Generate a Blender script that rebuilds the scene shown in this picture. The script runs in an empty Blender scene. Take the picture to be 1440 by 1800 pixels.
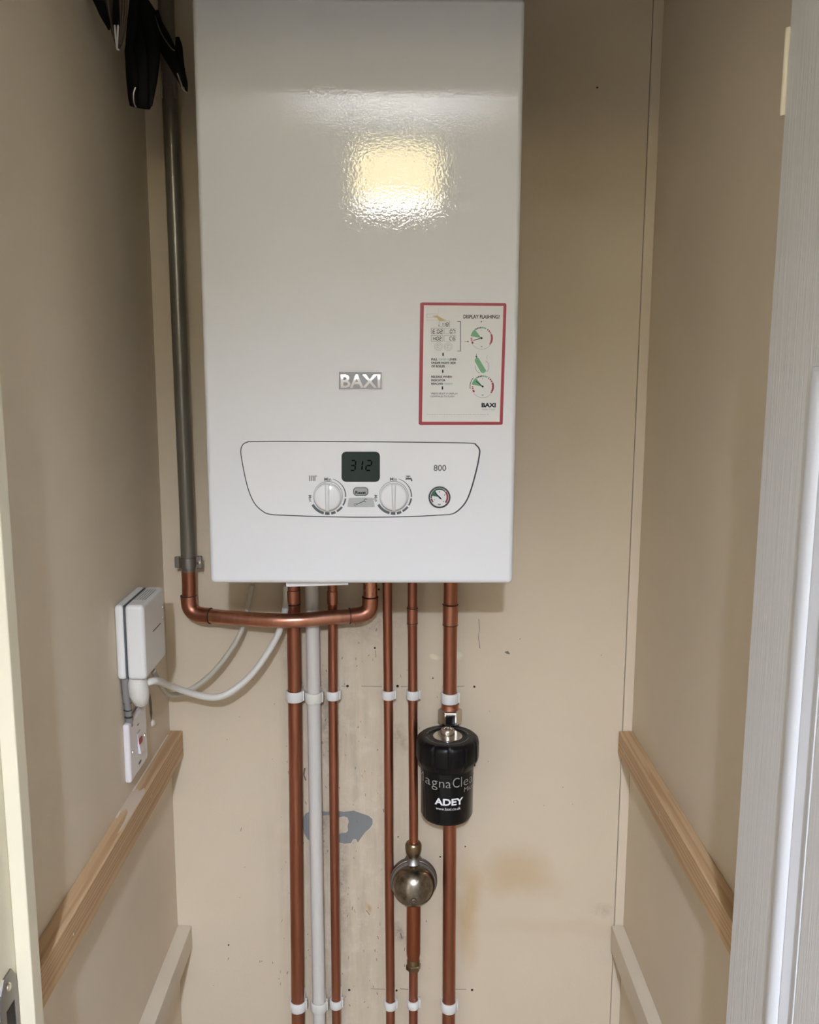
import bpy, bmesh, math, random
from mathutils import Vector, Matrix
random.seed(4)
S = bpy.context.scene
COL = S.collection
R = math.radians

# ------------------------------------------------------------------ camera
FPX, PITCH, YAW, ROLL = 1619.5, 0.1611, 0.0091, -0.0032
CAMZ, DB, DF = 1.56, 1.462, 1.172          # eye height, distance to back wall, to boiler front
CAM = Vector((0, -DB, CAMZ))
_ex = Vector((math.cos(YAW), -math.sin(YAW), 0))
_fw = Vector((math.sin(YAW)*math.cos(PITCH), math.cos(YAW)*math.cos(PITCH), -math.sin(PITCH)))
_up = Vector((math.sin(YAW)*math.sin(PITCH), math.cos(YAW)*math.sin(PITCH), math.cos(PITCH)))
CR = _ex*math.cos(ROLL) - _up*math.sin(ROLL)
CU = _ex*math.sin(ROLL) + _up*math.cos(ROLL)
cd = bpy.data.cameras.new('camera'); cam = bpy.data.objects.new('camera', cd); COL.objects.link(cam)
cam.matrix_world = Matrix(((CR.x, CU.x, -_fw.x, CAM.x), (CR.y, CU.y, -_fw.y, CAM.y), (CR.z, CU.z, -_fw.z, CAM.z), (0, 0, 0, 1)))
cd.sensor_fit = 'HORIZONTAL'; cd.sensor_width = 36; cd.lens = 36*FPX/1440; cd.clip_start = 0.02
S.camera = cam
# ------------------------------------------------------------------ world, exposure
w = bpy.data.worlds.new('world'); S.world = w; w.use_nodes = True
w.node_tree.nodes['Background'].inputs[0].default_value = (1, .95, .88, 1)
w.node_tree.nodes['Background'].inputs[1].default_value = 0.0
S.view_settings.view_transform = 'Standard'; S.view_settings.look = 'None'
S.view_settings.exposure = 0.08; S.view_settings.gamma = 1; S.view_settings.use_curve_mapping = False
BULB_L, SHADE_L, SHADE_IN = 3200.0, 13.5, 24.0

def at(px, py, D):
    "world point seen at pixel (px,py) lying on the vertical plane at distance D in front of the eye"
    d = _fw + CR*((px-720)/FPX) - CU*((py-900)/FPX)
    return CAM + d*(D/d.y)

# ------------------------------------------------------------------ materials
def mat(name, col, rough=.5, metal=0, spec=.5, coat=0, emit=None, es=0):
    m = bpy.data.materials.new(name); m.use_nodes = True
    b = m.node_tree.nodes['Principled BSDF']
    b.inputs['Base Color'].default_value = (*col, 1); b.inputs['Roughness'].default_value = rough
    b.inputs['Metallic'].default_value = metal; b.inputs['Specular IOR Level'].default_value = spec
    b.inputs['Coat Weight'].default_value = coat
    if emit:
        b.inputs['Emission Color'].default_value = (*emit, 1); b.inputs['Emission Strength'].default_value = es
    return m
def N(m, t, **kw):
    n = m.node_tree.nodes.new(t)
    for k, v in kw.items():
        if k[0] == '_': n.inputs[k[1:].replace('_', ' ')].default_value = v
        else: setattr(n, k, v)
    return n
def L(m, a, b): m.node_tree.links.new(a, b)
def B(m): return m.node_tree.nodes['Principled BSDF']
def mapped(m, scale):
    tc = N(m, 'ShaderNodeTexCoord'); mp = N(m, 'ShaderNodeMapping'); mp.inputs['Scale'].default_value = scale
    L(m, tc.outputs['Object'], mp.inputs['Vector']); return mp.outputs[0]
def noise(m, vec, sc, det=3, rough=.5):
    n = N(m, 'ShaderNodeTexNoise'); n.inputs['Scale'].default_value = sc
    n.inputs['Detail'].default_value = det; n.inputs['Roughness'].default_value = rough
    L(m, vec, n.inputs['Vector']); return n.outputs['Fac']
def ramp(m, fac, a, b, lo=0, hi=1):
    r = N(m, 'ShaderNodeMapRange'); r.inputs['From Min'].default_value = a; r.inputs['From Max'].default_value = b
    r.inputs['To Min'].default_value = lo; r.inputs['To Max'].default_value = hi
    L(m, fac, r.inputs['Value']); return r.outputs[0]
def mathn(m, op, a, b):
    n = N(m, 'ShaderNodeMath', operation=op)
    for i, x in enumerate((a, b)):
        if isinstance(x, (int, float)): n.inputs[i].default_value = x
        else: L(m, x, n.inputs[i])
    return n.outputs[0]
def mix(m, fac, a, b, mode='MIX'):
    n = N(m, 'ShaderNodeMix', data_type='RGBA', blend_type=mode)
    if isinstance(fac, (int, float)): n.inputs[0].default_value = fac
    else: L(m, fac, n.inputs[0])
    for i, x in ((6, a), (7, b)):
        if isinstance(x, tuple): n.inputs[i].default_value = (*x, 1)
        else: L(m, x, n.inputs[i])
    return n.outputs[2]
def bump(m, h, st=.2, dist=.001):
    n = N(m, 'ShaderNodeBump'); n.inputs['Strength'].default_value = st; n.inputs['Distance'].default_value = dist
    L(m, h, n.inputs['Height']); L(m, n.outputs[0], B(m).inputs['Normal'])

CREAM = (.66, .56, .42)
def paint(name, col, rough=.6, var=.06, bs=220):
    m = mat(name, col, rough, spec=.35)
    v = mapped(m, (1, 1, 1))
    f = ramp(m, noise(m, v, 3, 4), .3, .7, 1-var, 1+var)
    c = N(m, 'ShaderNodeVectorMath', operation='SCALE'); c.inputs[0].default_value = col; L(m, f, c.inputs['Scale'])
    L(m, c.outputs[0], B(m).inputs['Base Color'])
    bump(m, noise(m, v, bs, 2), .25, .0006)
    return m
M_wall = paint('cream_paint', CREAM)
M_wall_l = paint('cream_paint_lit', (.72, .62, .48))  # same cream paint, lightened: the left wall's stronger light is put into its colour
M_trim = paint('cream_gloss', (.72, .66, .50), .35, .03, 80)
M_ceil = paint('white_emulsion', (.84, .82, .77), .8, .02)
M_hall = paint('hall_emulsion', (.77, .72, .62), .8, .02)
M_carpet = paint('beige_carpet', (.40, .34, .27), .95, .15, 500)
M_floor = paint('board_floor', (.42, .30, .19), .6, .15, 60)

# back wall: worn paint with stains
M_back = mat('worn_cream_paint', CREAM, .62, spec=.35)
def backwall():
    m = M_back
    tc = N(m, 'ShaderNodeTexCoord'); P = tc.outputs['Object']
    nz = N(m, 'ShaderNodeTexNoise'); nz.inputs['Scale'].default_value = 14; nz.inputs['Detail'].default_value = 5
    L(m, P, nz.inputs['Vector'])
    sb = N(m, 'ShaderNodeVectorMath', operation='SUBTRACT'); L(m, nz.outputs['Color'], sb.inputs[0]); sb.inputs[1].default_value = (.5, .5, .5)
    sc = N(m, 'ShaderNodeVectorMath', operation='SCALE'); L(m, sb.outputs[0], sc.inputs[0]); sc.inputs['Scale'].default_value = .05
    ad = N(m, 'ShaderNodeVectorMath', operation='ADD'); L(m, P, ad.inputs[0]); L(m, sc.outputs[0], ad.inputs[1])
    def blob(px, py, rx, rz, soft=.6):
        c = at(px, py, DB)
        s = N(m, 'ShaderNodeVectorMath', operation='SUBTRACT'); L(m, ad.outputs[0], s.inputs[0]); s.inputs[1].default_value = (c.x, 0, c.z)
        k = N(m, 'ShaderNodeVectorMath', operation='MULTIPLY'); L(m, s.outputs[0], k.inputs[0]); k.inputs[1].default_value = (1/rx, 0, 1/rz)
        l = N(m, 'ShaderNodeVectorMath', operation='LENGTH'); L(m, k.outputs[0], l.inputs[0])
        return ramp(m, l.outputs['Value'], 1, 1-soft, 0, 1)
    base = mix(m, ramp(m, noise(m, P, 2.5, 4), .3, .7), (.62, .525, .38), (.69, .585, .435))
    mp = N(m, 'ShaderNodeMapping'); mp.inputs['Scale'].default_value = (55, 1, 5); L(m, P, mp.inputs['Vector'])
    st = N(m, 'ShaderNodeTexNoise'); st.inputs['Scale'].default_value = 1; st.inputs['Detail'].default_value = 6; st.inputs['Roughness'].default_value = .65
    L(m, mp.outputs[0], st.inputs['Vector'])
    region = blob(605, 1480, .15, .62, .7)
    col = mix(m, mathn(m, 'MULTIPLY', mathn(m, 'MULTIPLY', region, ramp(m, st.outputs['Fac'], .42, .64)), .72), base, (.47, .41, .30))
    col = mix(m, mathn(m, 'MULTIPLY', region, ramp(m, noise(m, P, 26, 6, .7), .50, .64, 0, .5)), col, (.75, .67, .54))
    # grimy smears behind the pipe run
    for (px, py, rx, rz, a) in ((575, 1260, .022, .10, .5), (562, 1460, .02, .09, .55), (596, 1560, .02, .16, .45), (706, 1300, .014, .03, .4),
                                (706, 1640, .016, .03, .6), (505, 1130, .018, .08, .4), (640, 1090, .10, .05, .3), (585, 1760, .03, .05, .4), (1060, 1595, .025, .015, .3)):
        col = mix(m, mathn(m, 'MULTIPLY', mathn(m, 'MULTIPLY', blob(px, py, rx, rz, .8), ramp(m, noise(m, P, 60, 5, .7), .38, .56)), a*1.15), col, (.24, .17, .13))
    # ochre damp marks
    for (px, py, rx, rz, a) in ((822, 1600, .028, .13, .55), (905, 1530, .075, .055, .42), (930, 1560, .09, .03, .2), (645, 1600, .006, .012, .8), (1000, 1630, .2, .02, .12), (770, 1135, .03, .012, .0)):
        col = mix(m, mathn(m, 'MULTIPLY', blob(px, py, rx, rz, .7), a), col, (.50, .32, .13))
    for (px, py, rx, rz, a) in ((765, 1150, .012, .008, .6), (805, 1150, .01, .01, .6)):
        col = mix(m, mathn(m, 'MULTIPLY', blob(px, py, rx, rz, .5), a), col, (.82, .76, .55))
    L(m, col, B(m).inputs['Base Color'])
    h = mathn(m, 'ADD', noise(m, P, 200, 2), mathn(m, 'MULTIPLY', mathn(m, 'MULTIPLY', region, st.outputs['Fac']), 2.0))
    bump(m, h, .3, .0007)
backwall()

M_enamel = mat('white_enamel', (.78, .785, .79), .012, spec=.55)
_v = mapped(M_enamel, (1, 1, 1)); bump(M_enamel, noise(M_enamel, _v, 330, 1), .16, .0004)
M_fascia = mat('white_fascia_plastic', (.80, .80, .80), .3)
M_darkline = mat('dark_gasket', (.03, .03, .035), .5)
M_print = mat('dark_print', (.018, .02, .028), .7, spec=.1)
M_gprint = mat('grey_print', (.11, .12, .12), .6, spec=.2)
M_lgprint = mat('pale_grey_print', (.34, .35, .34), .5)
M_lcd = mat('lcd_glass', (.024, .034, .029), .25, spec=.15)
M_seg = mat('lcd_segment', (.001, .0015, .0015), .9, spec=0)
M_knob = mat('knob_plastic', (.80, .80, .80), .18)
M_btn = mat('grey_button', (.36, .36, .35), .4)
M_btn2 = mat('pale_button', (.45, .47, .46), .35)
M_green = mat('green_print', (.16, .38, .20), .5)
M_dgreen = mat('dark_green_print', (.02, .10, .055), .4)
M_red = mat('red_print', (.29, .022, .032), .4)
M_dred = mat('dark_red_print', (.26, .015, .03), .4)
M_ochre = mat('ochre_print', (.62, .46, .22), .5)
M_sticker = mat('sticker_film', (.74, .74, .70), .45)
M_pink = mat('sticker_rim', (.85, .66, .62), .5)
M_silver = mat('bright_silver', (.75, .75, .74), .22, 1)
M_badge = mat('silver_badge', (.30, .30, .30), .4, .2)
M_badge_letter = mat('polished_letters', (.60, .60, .60), .25, 1)
M_white = mat('white_plastic', (.78, .77, .74), .35)
M_white2 = mat('cream_white_plastic', (.74, .73, .66), .35)
M_pvc = mat('white_pvc', (.66, .635, .59), .4)
M_switch = mat('white_switch_plastic', (.78, .74, .74), .25)
M_cable = mat('white_cable_sheath', (.72, .70, .64), .42)
M_cable2 = mat('grey_cable_sheath', (.50, .47, .38), .42)
M_black = mat('black_plastic', (.004, .004, .0045), .2, spec=.3)
M_blackcap = mat('black_ribbed_plastic', (.004, .004, .0045), .34, spec=.22)
M_wprint = mat('white_print', (.85, .85, .85), .5)
M_fprint = mat('outline_print', (.30, .29, .27), .5)
M_chrome = mat('chrome', (.55, .50, .44), .22, 1)
M_steel = mat('dull_steel', (.26, .245, .23), .42, 1)
M_brass = mat('tarnished_brass', (.25, .19, .115), .33, 1)
M_brass2 = mat('yellow_zinc_screw', (.55, .46, .30), .4, 1)
M_dome = mat('plated_dome', (.36, .33, .28), .25, 1)
_v = mapped(M_dome, (1, 1, 1)); L(M_dome, mix(M_dome, ramp(M_dome, noise(M_dome, _v, 60, 5, .7), .4, .7), (.34, .31, .26), (.14, .12, .09)), B(M_dome).inputs['Base Color'])
def copper(name, a, b, rough):
    m = mat(name, a, rough, 1)
    v = mapped(m, (60, 60, 3))
    f = noise(m, v, 1, 5, .65)
    L(m, mix(m, ramp(m, f, .35, .68), a, b), B(m).inputs['Base Color'])
    v2 = mapped(m, (1, 1, 1))
    L(m, ramp(m, noise(m, v2, 18, 4), .3, .7, rough-.06, rough+.12), B(m).inputs['Roughness'])
    return m
M_cu = copper('dull_copper', (.46, .20, .13), (.29, .11, .065), .36)
M_cu2 = copper('bright_copper', (.60, .30, .20), (.46, .21, .14), .30)
M_cu3 = copper('fitting_copper', (.52, .24, .16), (.35, .14, .09), .32)
M_grey = mat('grey_painted_pipe', (.20, .185, .15), .32, .55)
M_wood = mat('bare_pine', (.48, .31, .16), .55, spec=.3)
def wood(m, a, b, c):
    v = mapped(m, (1, 1, 1))
    mp = N(m, 'ShaderNodeMapping'); mp.inputs['Scale'].default_value = (1, .035, 1); L(m, v, mp.inputs['Vector'])
    wv = N(m, 'ShaderNodeTexWave', wave_type='RINGS', rings_direction='Y'); wv.inputs['Scale'].default_value = 70
    wv.inputs['Distortion'].default_value = 5; wv.inputs['Detail'].default_value = 3; wv.inputs['Detail Scale'].default_value = 1.5
    L(m, mp.outputs[0], wv.inputs['Vector'])
    k = mix(m, ramp(m, wv.outputs['Fac'], .2, .95, 0, .75), a, b)
    k = mix(m, ramp(m, noise(m, mp.outputs[0], 130, 5), .45, .75, 0, .5), k, c)
    L(m, k, B(m).inputs['Base Color']); bump(m, wv.outputs['Fac'], .2, .0004)
wood(M_wood, (.56, .38, .215), (.40, .235, .105), (.45, .28, .14))
M_pbatten = paint('painted_batten', (.66, .58, .45), .55, .10, 120)
_m = M_pbatten; _v = mapped(_m, (1, 1, 1))
M_door = mat('door_white', (.66, .65, .63), .42)
_mp = mapped(M_door, (1, 1, .02)); _n = noise(M_door, _mp, 330, 4, .6)
bump(M_door, _n, .6, .0009)
M_mould = mat('door_moulding_white', (.68, .69, .71), .4)
M_cloth = mat('black_nylon', (.004, .004, .0045), .7, spec=.15)
M_bcloth = mat('brown_cloth', (.075, .055, .038), .8)
M_bstripe = mat('tan_cloth', (.14, .10, .07), .8)
M_plaster = mat('bare_grey_plaster', (.235, .24, .235), .8)
M_hole = mat('dark_hole', (.03, .025, .02), .9)
M_pencil = mat('pencil_mark', (.20, .17, .14), .8)
M_dustp = mat('plaster_dust', (.60, .49, .37), .95)
M_dust = mat('pale_filler', (.70, .62, .52), .9)
M_shade = mat('lamp_shade_fabric', (.8, .72, .5), .9, emit=(1, .84, .44), es=SHADE_L)
M_shadein = mat('lamp_shade_lining', (.9, .88, .82), .9, emit=(1, .97, .92), es=SHADE_IN)
M_bulb = mat('lit_bulb', (1, 1, 1), .5, emit=(.86, .98, 1.26), es=BULB_L)

# ------------------------------------------------------------------ mesh helpers
OFF = {}
class MB:
    def __init__(s): s.v = []; s.f = []
    def add(s, vs, fs):
        k = len(s.v); s.v += [tuple(v) for v in vs]; s.f += [tuple(i+k for i in f) for f in fs]; return s
    def box(s, x0, x1, y0, y1, z0, z1):
        return s.add([(x, y, z) for x in (x0, x1) for y in (y0, y1) for z in (z0, z1)],
                     [(0, 1, 3, 2), (4, 6, 7, 5), (0, 4, 5, 1), (2, 3, 7, 6), (0, 2, 6, 4), (1, 5, 7, 3)])
    def tube(s, pts, r, n=20, caps=True, squash=None):
        pts = [Vector(p) for p in pts]
        rs = r if isinstance(r, (list, tuple)) else [r]*len(pts)
        t0 = (pts[1]-pts[0]).normalized()
        a = t0.orthogonal().normalized()
        if squash: a = (Vector(squash[0]) - t0*t0.dot(Vector(squash[0]))).normalized()
        vs = []; fs = []
        for i, p in enumerate(pts):
            t = ((pts[min(i+1, len(pts)-1)]-pts[i]).normalized() + (pts[i]-pts[max(i-1, 0)]).normalized())
            t = t.normalized() if t.length > 1e-9 else t0
            a = (a - t*t.dot(a)).normalized(); b = t.cross(a)
            k = squash[1] if squash else 1
            for j in range(n):
                q = 2*math.pi*j/n
                vs.append(p + a*math.cos(q)*rs[i] + b*math.sin(q)*rs[i]*k)
        for i in range(len(pts)-1):
            for j in range(n):
                fs.append((i*n+j, i*n+(j+1) % n, (i+1)*n+(j+1) % n, (i+1)*n+j))
        if caps: fs += [tuple(range(n))[::-1], tuple(range((len(pts)-1)*n, len(pts)*n))]
        return s.add(vs, fs)
    def lathe(s, c, axis, prof, n=32, a0=0, ripple=None, cap=True):
        c = Vector(c); ax = Vector(axis).normalized()
        a = Vector((1, 0, 0)) if abs(ax.x) < .9 else Vector((0, 1, 0)); a = (a-ax*ax.dot(a)).normalized(); b = ax.cross(a)
        vs = []; fs = []
        for i, (r, h) in enumerate(prof):
            for j in range(n):
                q = a0+2*math.pi*j/n; rr = r
                if ripple and ripple[0] <= i <= ripple[1]: rr = r - (ripple[3] if (j % ripple[2]) < ripple[4] else 0)
                vs.append(c + ax*h + (a*math.cos(q)+b*math.sin(q))*max(rr, 1e-5))
        for i in range(len(prof)-1):
            for j in range(n):
                fs.append((i*n+j, i*n+(j+1) % n, (i+1)*n+(j+1) % n, (i+1)*n+j))
        if cap and prof[0][0] > 1e-4: fs.append(tuple(range(n))[::-1])
        if cap and prof[-1][0] > 1e-4: fs.append(tuple(range((len(prof)-1)*n, len(prof)*n)))
        return s.add(vs, fs)
    def prism(s, front, back):
        n = len(front)
        return s.add(list(front)+list(back), [tuple(range(n)), tuple(range(2*n-1, n-1, -1))]+[(j, j+n, (j+1) % n+n, (j+1) % n) for j in range(n)])
    def build(s, name, m, parent=None, smooth=True, bevel=0, seg=3, org=None, normals=True):
        off = OFF.get(parent, Vector((0, 0, 0))) if parent else (Vector(org) if org is not None else Vector((0, 0, 0)))
        me = bpy.data.meshes.new(name)
        me.from_pydata([Vector(v)-off for v in s.v], [], s.f); me.update()
        bm = bmesh.new(); bm.from_mesh(me)
        if normals: bmesh.ops.recalc_face_normals(bm, faces=bm.faces)
        if bevel: bmesh.ops.bevel(bm, geom=bm.edges[:], offset=bevel, segments=seg, profile=.5, affect='EDGES', clamp_overlap=True)
        bm.to_mesh(me); bm.free()
        if smooth:
            for p in me.polygons: p.use_smooth = True
            me.set_sharp_from_angle(angle=R(38))
        me.materials.append(m)
        o = bpy.data.objects.new(name, me); COL.objects.link(o)
        if parent: o.parent = parent
        else: o.location = off
        if bevel and smooth:
            wn = o.modifiers.new('wn', 'WEIGHTED_NORMAL'); wn.keep_sharp = True; wn.weight = 100
        OFF[o] = off
        return o
def thing(name, loc, label, cat, group=None):
    o = bpy.data.objects.new(name, None); COL.objects.link(o); o.location = loc; o.empty_display_size = .05
    OFF[o] = Vector(loc); tag(o, label, cat, group); return o
def tag(o, label, cat, group=None):
    o['label'] = label; o['category'] = cat
    if group: o['group'] = group
    return o
def struct(o): o['kind'] = 'structure'; return o
def smoothpath(pts, k=8):
    pts = [Vector(p) for p in pts]; out = []
    P = [pts[0]*2-pts[1]]+pts+[pts[-1]*2-pts[-2]]
    for i in range(1, len(P)-2):
        for j in range(k):
            t = j/k; a, b, c, d = P[i-1], P[i], P[i+1], P[i+2]
            out.append(.5*((2*b)+(c-a)*t+(2*a-5*b+4*c-d)*t*t+(3*b-a-3*c+d)*t*t*t))
    out.append(pts[-1]); return out
def hexnut(mb, c, axis, r, h0, h1, a0=0):
    ch = r*.12; k = .86
    return mb.lathe(c, axis, [(r*k, h0), (r, h0+ch), (r, h1-ch), (r*k, h1)], 6, a0)

# text as thin printed mesh fitted to a pixel box on a plane
def textmesh(s, bold=0):
    cu = bpy.data.curves.new('t', 'FONT'); cu.body = s; cu.offset = bold; cu.resolution_u = 3
    o = bpy.data.objects.new('t', cu); COL.objects.link(o)
    bpy.context.view_layer.update()
    me = bpy.data.meshes.new_from_object(o.evaluated_get(bpy.context.evaluated_depsgraph_get()))
    vs = [v.co.copy() for v in me.vertices]; fs = [tuple(p.vertices) for p in me.polygons]
    bpy.data.objects.remove(o); bpy.data.curves.remove(cu); bpy.data.meshes.remove(me)
    x0 = min(v.x for v in vs); x1 = max(v.x for v in vs); y0 = min(v.y for v in vs); y1 = max(v.y for v in vs)
    return [((v.x-x0)/(x1-x0), (v.y-y0)/(y1-y0)) for v in vs], fs
def ptext(mb, s, x0, x1, yt, yb, D, bold=0, shear=0, th=None):
    vs, fs = textmesh(s, bold)
    a = at(x0, (yt+yb)/2, D); b = at(x1, (yt+yb)/2, D); t = at((x0+x1)/2, yt, D); q = at((x0+x1)/2, yb, D)
    return mb.add([(a.x+(b.x-a.x)*u+shear*v*(t.z-q.z), a.y, q.z+(t.z-q.z)*v+(b.z-a.z)*(u-.5)*0) for u, v in vs], fs)
def poly(mb, pts, D):
    return mb.add([at(x, y, D) for x, y in pts], [tuple(range(len(pts)))])
def stroke(mb, x0, y0, x1, y1, wd, D):
    dx, dy = x1-x0, y1-y0; l = math.hypot(dx, dy); nx, ny = -dy/l*wd/2, dx/l*wd/2
    return poly(mb, [(x0+nx, y0+ny), (x1+nx, y1+ny), (x1-nx, y1-ny), (x0-nx, y0-ny)], D)
def arc(mb, cx, cy, r, a0, a1, w0, D, w1=None, n=None):
    w1 = w0 if w1 is None else w1
    n = n or max(2, int(abs(a1-a0)/7)); vs = []
    for i in range(n+1):
        t = i/n; a = R(a0+(a1-a0)*t); ww = (w0+(w1-w0)*t)/2
        for q in (r-ww, r+ww): vs.append(at(cx+q*math.cos(a), cy-q*math.sin(a), D))
    return mb.add(vs, [(2*i, 2*i+1, 2*i+3, 2*i+2) for i in range(n)])
def disc(mb, cx, cy, r, D, n=20): return poly(mb, [(cx+r*math.cos(2*math.pi*i/n), cy-r*math.sin(2*math.pi*i/n)) for i in range(n)], D)
def rrect(x0, y0, x1, y1, r, n=5):
    out = []
    for cx, cy, a in ((x1-r, y0+r, 90), (x0+r, y0+r, 180), (x0+r, y1-r, 270), (x1-r, y1-r, 0)):
        seq = [(cx+r*math.cos(R(a-90+90*(1-i/n)+0)), cy-r*math.sin(R(a-90+90*(1-i/n)))) for i in range(n+1)] if 0 else [(cx+r*math.cos(R(a-90+90*i/n)), cy-r*math.sin(R(a-90+90*i/n))) for i in range(n+1)]
        out += seq
    return out
def slab(mb, pts, D0, D1):
    "prism between plane D0 (front) and plane D1 (back); real thickness"
    f = [at(x, y, D0) for x, y in pts]; return mb.prism(f, [(p.x, p.y+(D1-D0), p.z) for p in f])

# ------------------------------------------------------------------ the cupboard and the landing outside it
XL, XR, H = -.3853, .3868, 2.40
YF = -.645                                   # cupboard side of the front partition
struct(MB().box(-1.1, 1.1, 0, .1, 0, H).build('wall_back', M_back, smooth=False))
WB = bpy.data.objects['wall_back']
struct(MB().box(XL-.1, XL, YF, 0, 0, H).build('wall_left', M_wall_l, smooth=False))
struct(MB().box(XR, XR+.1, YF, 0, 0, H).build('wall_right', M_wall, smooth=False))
struct(MB().box(-1.1, 1.1, -4.3, .1, -.1, 0).build('floor', M_carpet, smooth=False))
struct(MB().box(-1.1, 1.1, -4.3, .1, H, H+.1).build('ceiling', M_ceil, smooth=False))
HEAD = 1.995
f = MB(); f.box(-1.1, XL-.004, -.72, YF, 0, H); f.box(XR+.02, 1.1, -.72, YF, 0, H); f.box(XL-.004, XR+.02, -.72, YF, HEAD+.02, H)
struct(f.build('wall_front', M_hall, smooth=False))
struct(MB().box(-1.1, -1.0, -4.3, -.72, 0, H).build('wall_hall_left', M_hall, smooth=False))
struct(MB().box(1.0, 1.1, -4.3, -.72, 0, H).build('wall_hall_right', M_hall, smooth=False))
struct(MB().box(-1.1, 1.1, -4.4, -4.3, 0, H).build('wall_hall_rear', M_hall, smooth=False))
# door lining with planted stops
LF, SX = -.365, -.35
l = MB(); l.box(XL-.004, LF, -.70, YF+.025, 0, HEAD+.02); l.box(XR, XR+.02, -.70, YF, 0, HEAD+.02); l.box(LF, XR, -.70, YF+.02, HEAD, HEAD+.02)
ln = struct(l.build('trim_1', M_trim, bevel=.0008, seg=1, smooth=False))
st = MB(); st.box(LF, SX, -.666, -.645, 0, HEAD); st.box(SX, XR, -.666, -.645, HEAD-.015, HEAD); st.box(XR-.012, XR, -.666, -.645, 0, HEAD-.015)
st.build('door_stop', M_trim, ln, bevel=.0015, seg=2, smooth=False)
# architrave on the landing side
ar = MB()
ar.box(LF-.065, LF-.006, -.738, -.72, 0, HEAD+.066); ar.box(XR+.006, XR+.06, -.738, -.72, 0, HEAD+.066); ar.box(LF-.006, XR+.006, -.738, -.72, HEAD+.006, HEAD+.066)
struct(ar.build('trim_2', M_mould, bevel=.004, smooth=False))
l2 = MB(); l2.box(LF-.02, LF, -.72, -.70, 0, HEAD+.02); l2.box(XR, XR+.02, -.72, -.70, 0, HEAD+.02); l2.box(LF, XR, -.72, -.70, HEAD, HEAD+.02)
l2.build('lining_edge', M_mould, ln, smooth=False)
# strike plate on the lining
zs = .945
k = MB()
ys0, ys1 = -.714, -.676
outer = [(-.700, zs-.055), (-.668, zs-.055), (-.668, zs+.035), (-.674, zs+.05), (-.684, zs+.056), (-.694, zs+.05), (-.700, zs+.035)]
# plate with keep hole: ring of quads
sp = MB()
def platepart(y0, y1, z0, z1): sp.box(LF-.0005, LF+.0016, y0, y1, z0, z1)
platepart(-.704, -.694, zs-.06, zs+.03); platepart(-.676, -.668, zs-.06, zs+.03); platepart(-.694, -.676, zs+.022, zs+.03); platepart(-.694, -.676, zs-.06, zs-.04)
pts = [(-.704, zs+.03), (-.668, zs+.03), (-.670, zs+.044), (-.678, zs+.055), (-.694, zs+.055), (-.702, zs+.044)]
sp.prism([(LF+.0016, y, z) for y, z in pts], [(LF-.0005, y, z) for y, z in pts])
sp.add([(LF+.0016, -.704, zs+.02), (LF+.0016, -.704, zs-.04), (LF-.002, -.722, zs-.04), (LF-.002, -.722, zs+.02),
        (LF-.0005, -.704, zs+.02), (LF-.0005, -.704, zs-.04), (LF-.004, -.722, zs-.04), (LF-.004, -.722, zs+.02)],
       [(0, 1, 2, 3), (4, 7, 6, 5), (0, 3, 7, 4), (1, 5, 6, 2), (2, 6, 7, 3)])
so = sp.build('strike_plate', M_steel, ln, smooth=False)
MB().lathe((LF+.0016, -.686, zs+.042), (1, 0, 0), [(.0042, 0), (.0036, .001), (0, .0012)], 14).build('screw', M_chrome, so)
MB().box(LF-.0004, LF+.0002, -.694, -.676, zs-.04, zs+.022).build('latch_hole', M_hole, so, smooth=False)

# cover strip and joint along the right of the back wall
a = at(1118, 700, DB).x
MB().box(a+.0012, XR, -.0032, -.0, 0, H).build('cover_strip', M_wall, WB, bevel=.0006, seg=1, smooth=False)
MB().box(a+.0004, a+.0012, -.0009, -.0, 0, H).build('joint_gap', M_pencil, WB, smooth=False)

# wall marks
mk = MB(); D0 = DB-.0006
pt = [(533, 1438), (537, 1430), (546, 1426), (560, 1425), (575, 1427), (590, 1425), (605, 1427), (622, 1425), (636, 1430), (648, 1434), (655, 1440), (655, 1449), (650, 1456), (642, 1463), (636, 1471), (633, 1478), (629, 1481), (626, 1475), (621, 1475), (617, 1482), (606, 1483), (596, 1481), (590, 1470), (589, 1455), (586, 1443)]
pt2 = [(533, 1438), (586, 1443), (575, 1440), (560, 1440), (548, 1443), (544, 1452), (546, 1466), (550, 1478), (541, 1476), (535, 1465), (531, 1450)]
pa = MB(); poly(pa, [(533, 1438), (537, 1430), (546, 1426), (560, 1425), (575, 1427), (590, 1425), (590, 1434), (575, 1433), (566, 1434), (560, 1436), (556, 1448), (553, 1462), (551, 1478), (541, 1476), (535, 1465), (531, 1450)], D0)
poly(pa, [(590, 1425), (605, 1427), (622, 1425), (636, 1430), (648, 1434), (655, 1440), (655, 1449), (650, 1456), (642, 1463), (636, 1471), (629, 1481), (626, 1475), (621, 1475), (617, 1482), (606, 1483), (596, 1481), (592, 1470), (600, 1464), (608, 1464), (612, 1460), (611, 1452), (613, 1444), (611, 1437), (604, 1435), (596, 1437), (590, 1434)], D0)
pa.build('plaster_patch', M_plaster, WB, smooth=False, normals=False)
for (x, y, r) in ((611, 1206, 3.2), (699, 1206, 3.4), (834, 1207, 2.8), (659, 1139, 2.4), (614, 1740, 3), (697, 1741, 3), (830, 1740, 3.2), (666, 1036, 2.5), (892, 1147, 3.2), (1050, 154, 2.2), (402, 1661, 2), (700, 1471, 1.8), (818, 1488, 1.8), (774, 1506, 2), (761, 1192, 1.8)):
    c = at(x, y, DB); h = MB().lathe((c.x, 0, c.z), (0, -1, 0), [(r*.0007, -.001), (r*.0007, .0005), (r*.00045, .0004), (r*.0004, .0002), (0, .0001)], 10).build('screw_hole', M_hole, WB)
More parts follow.
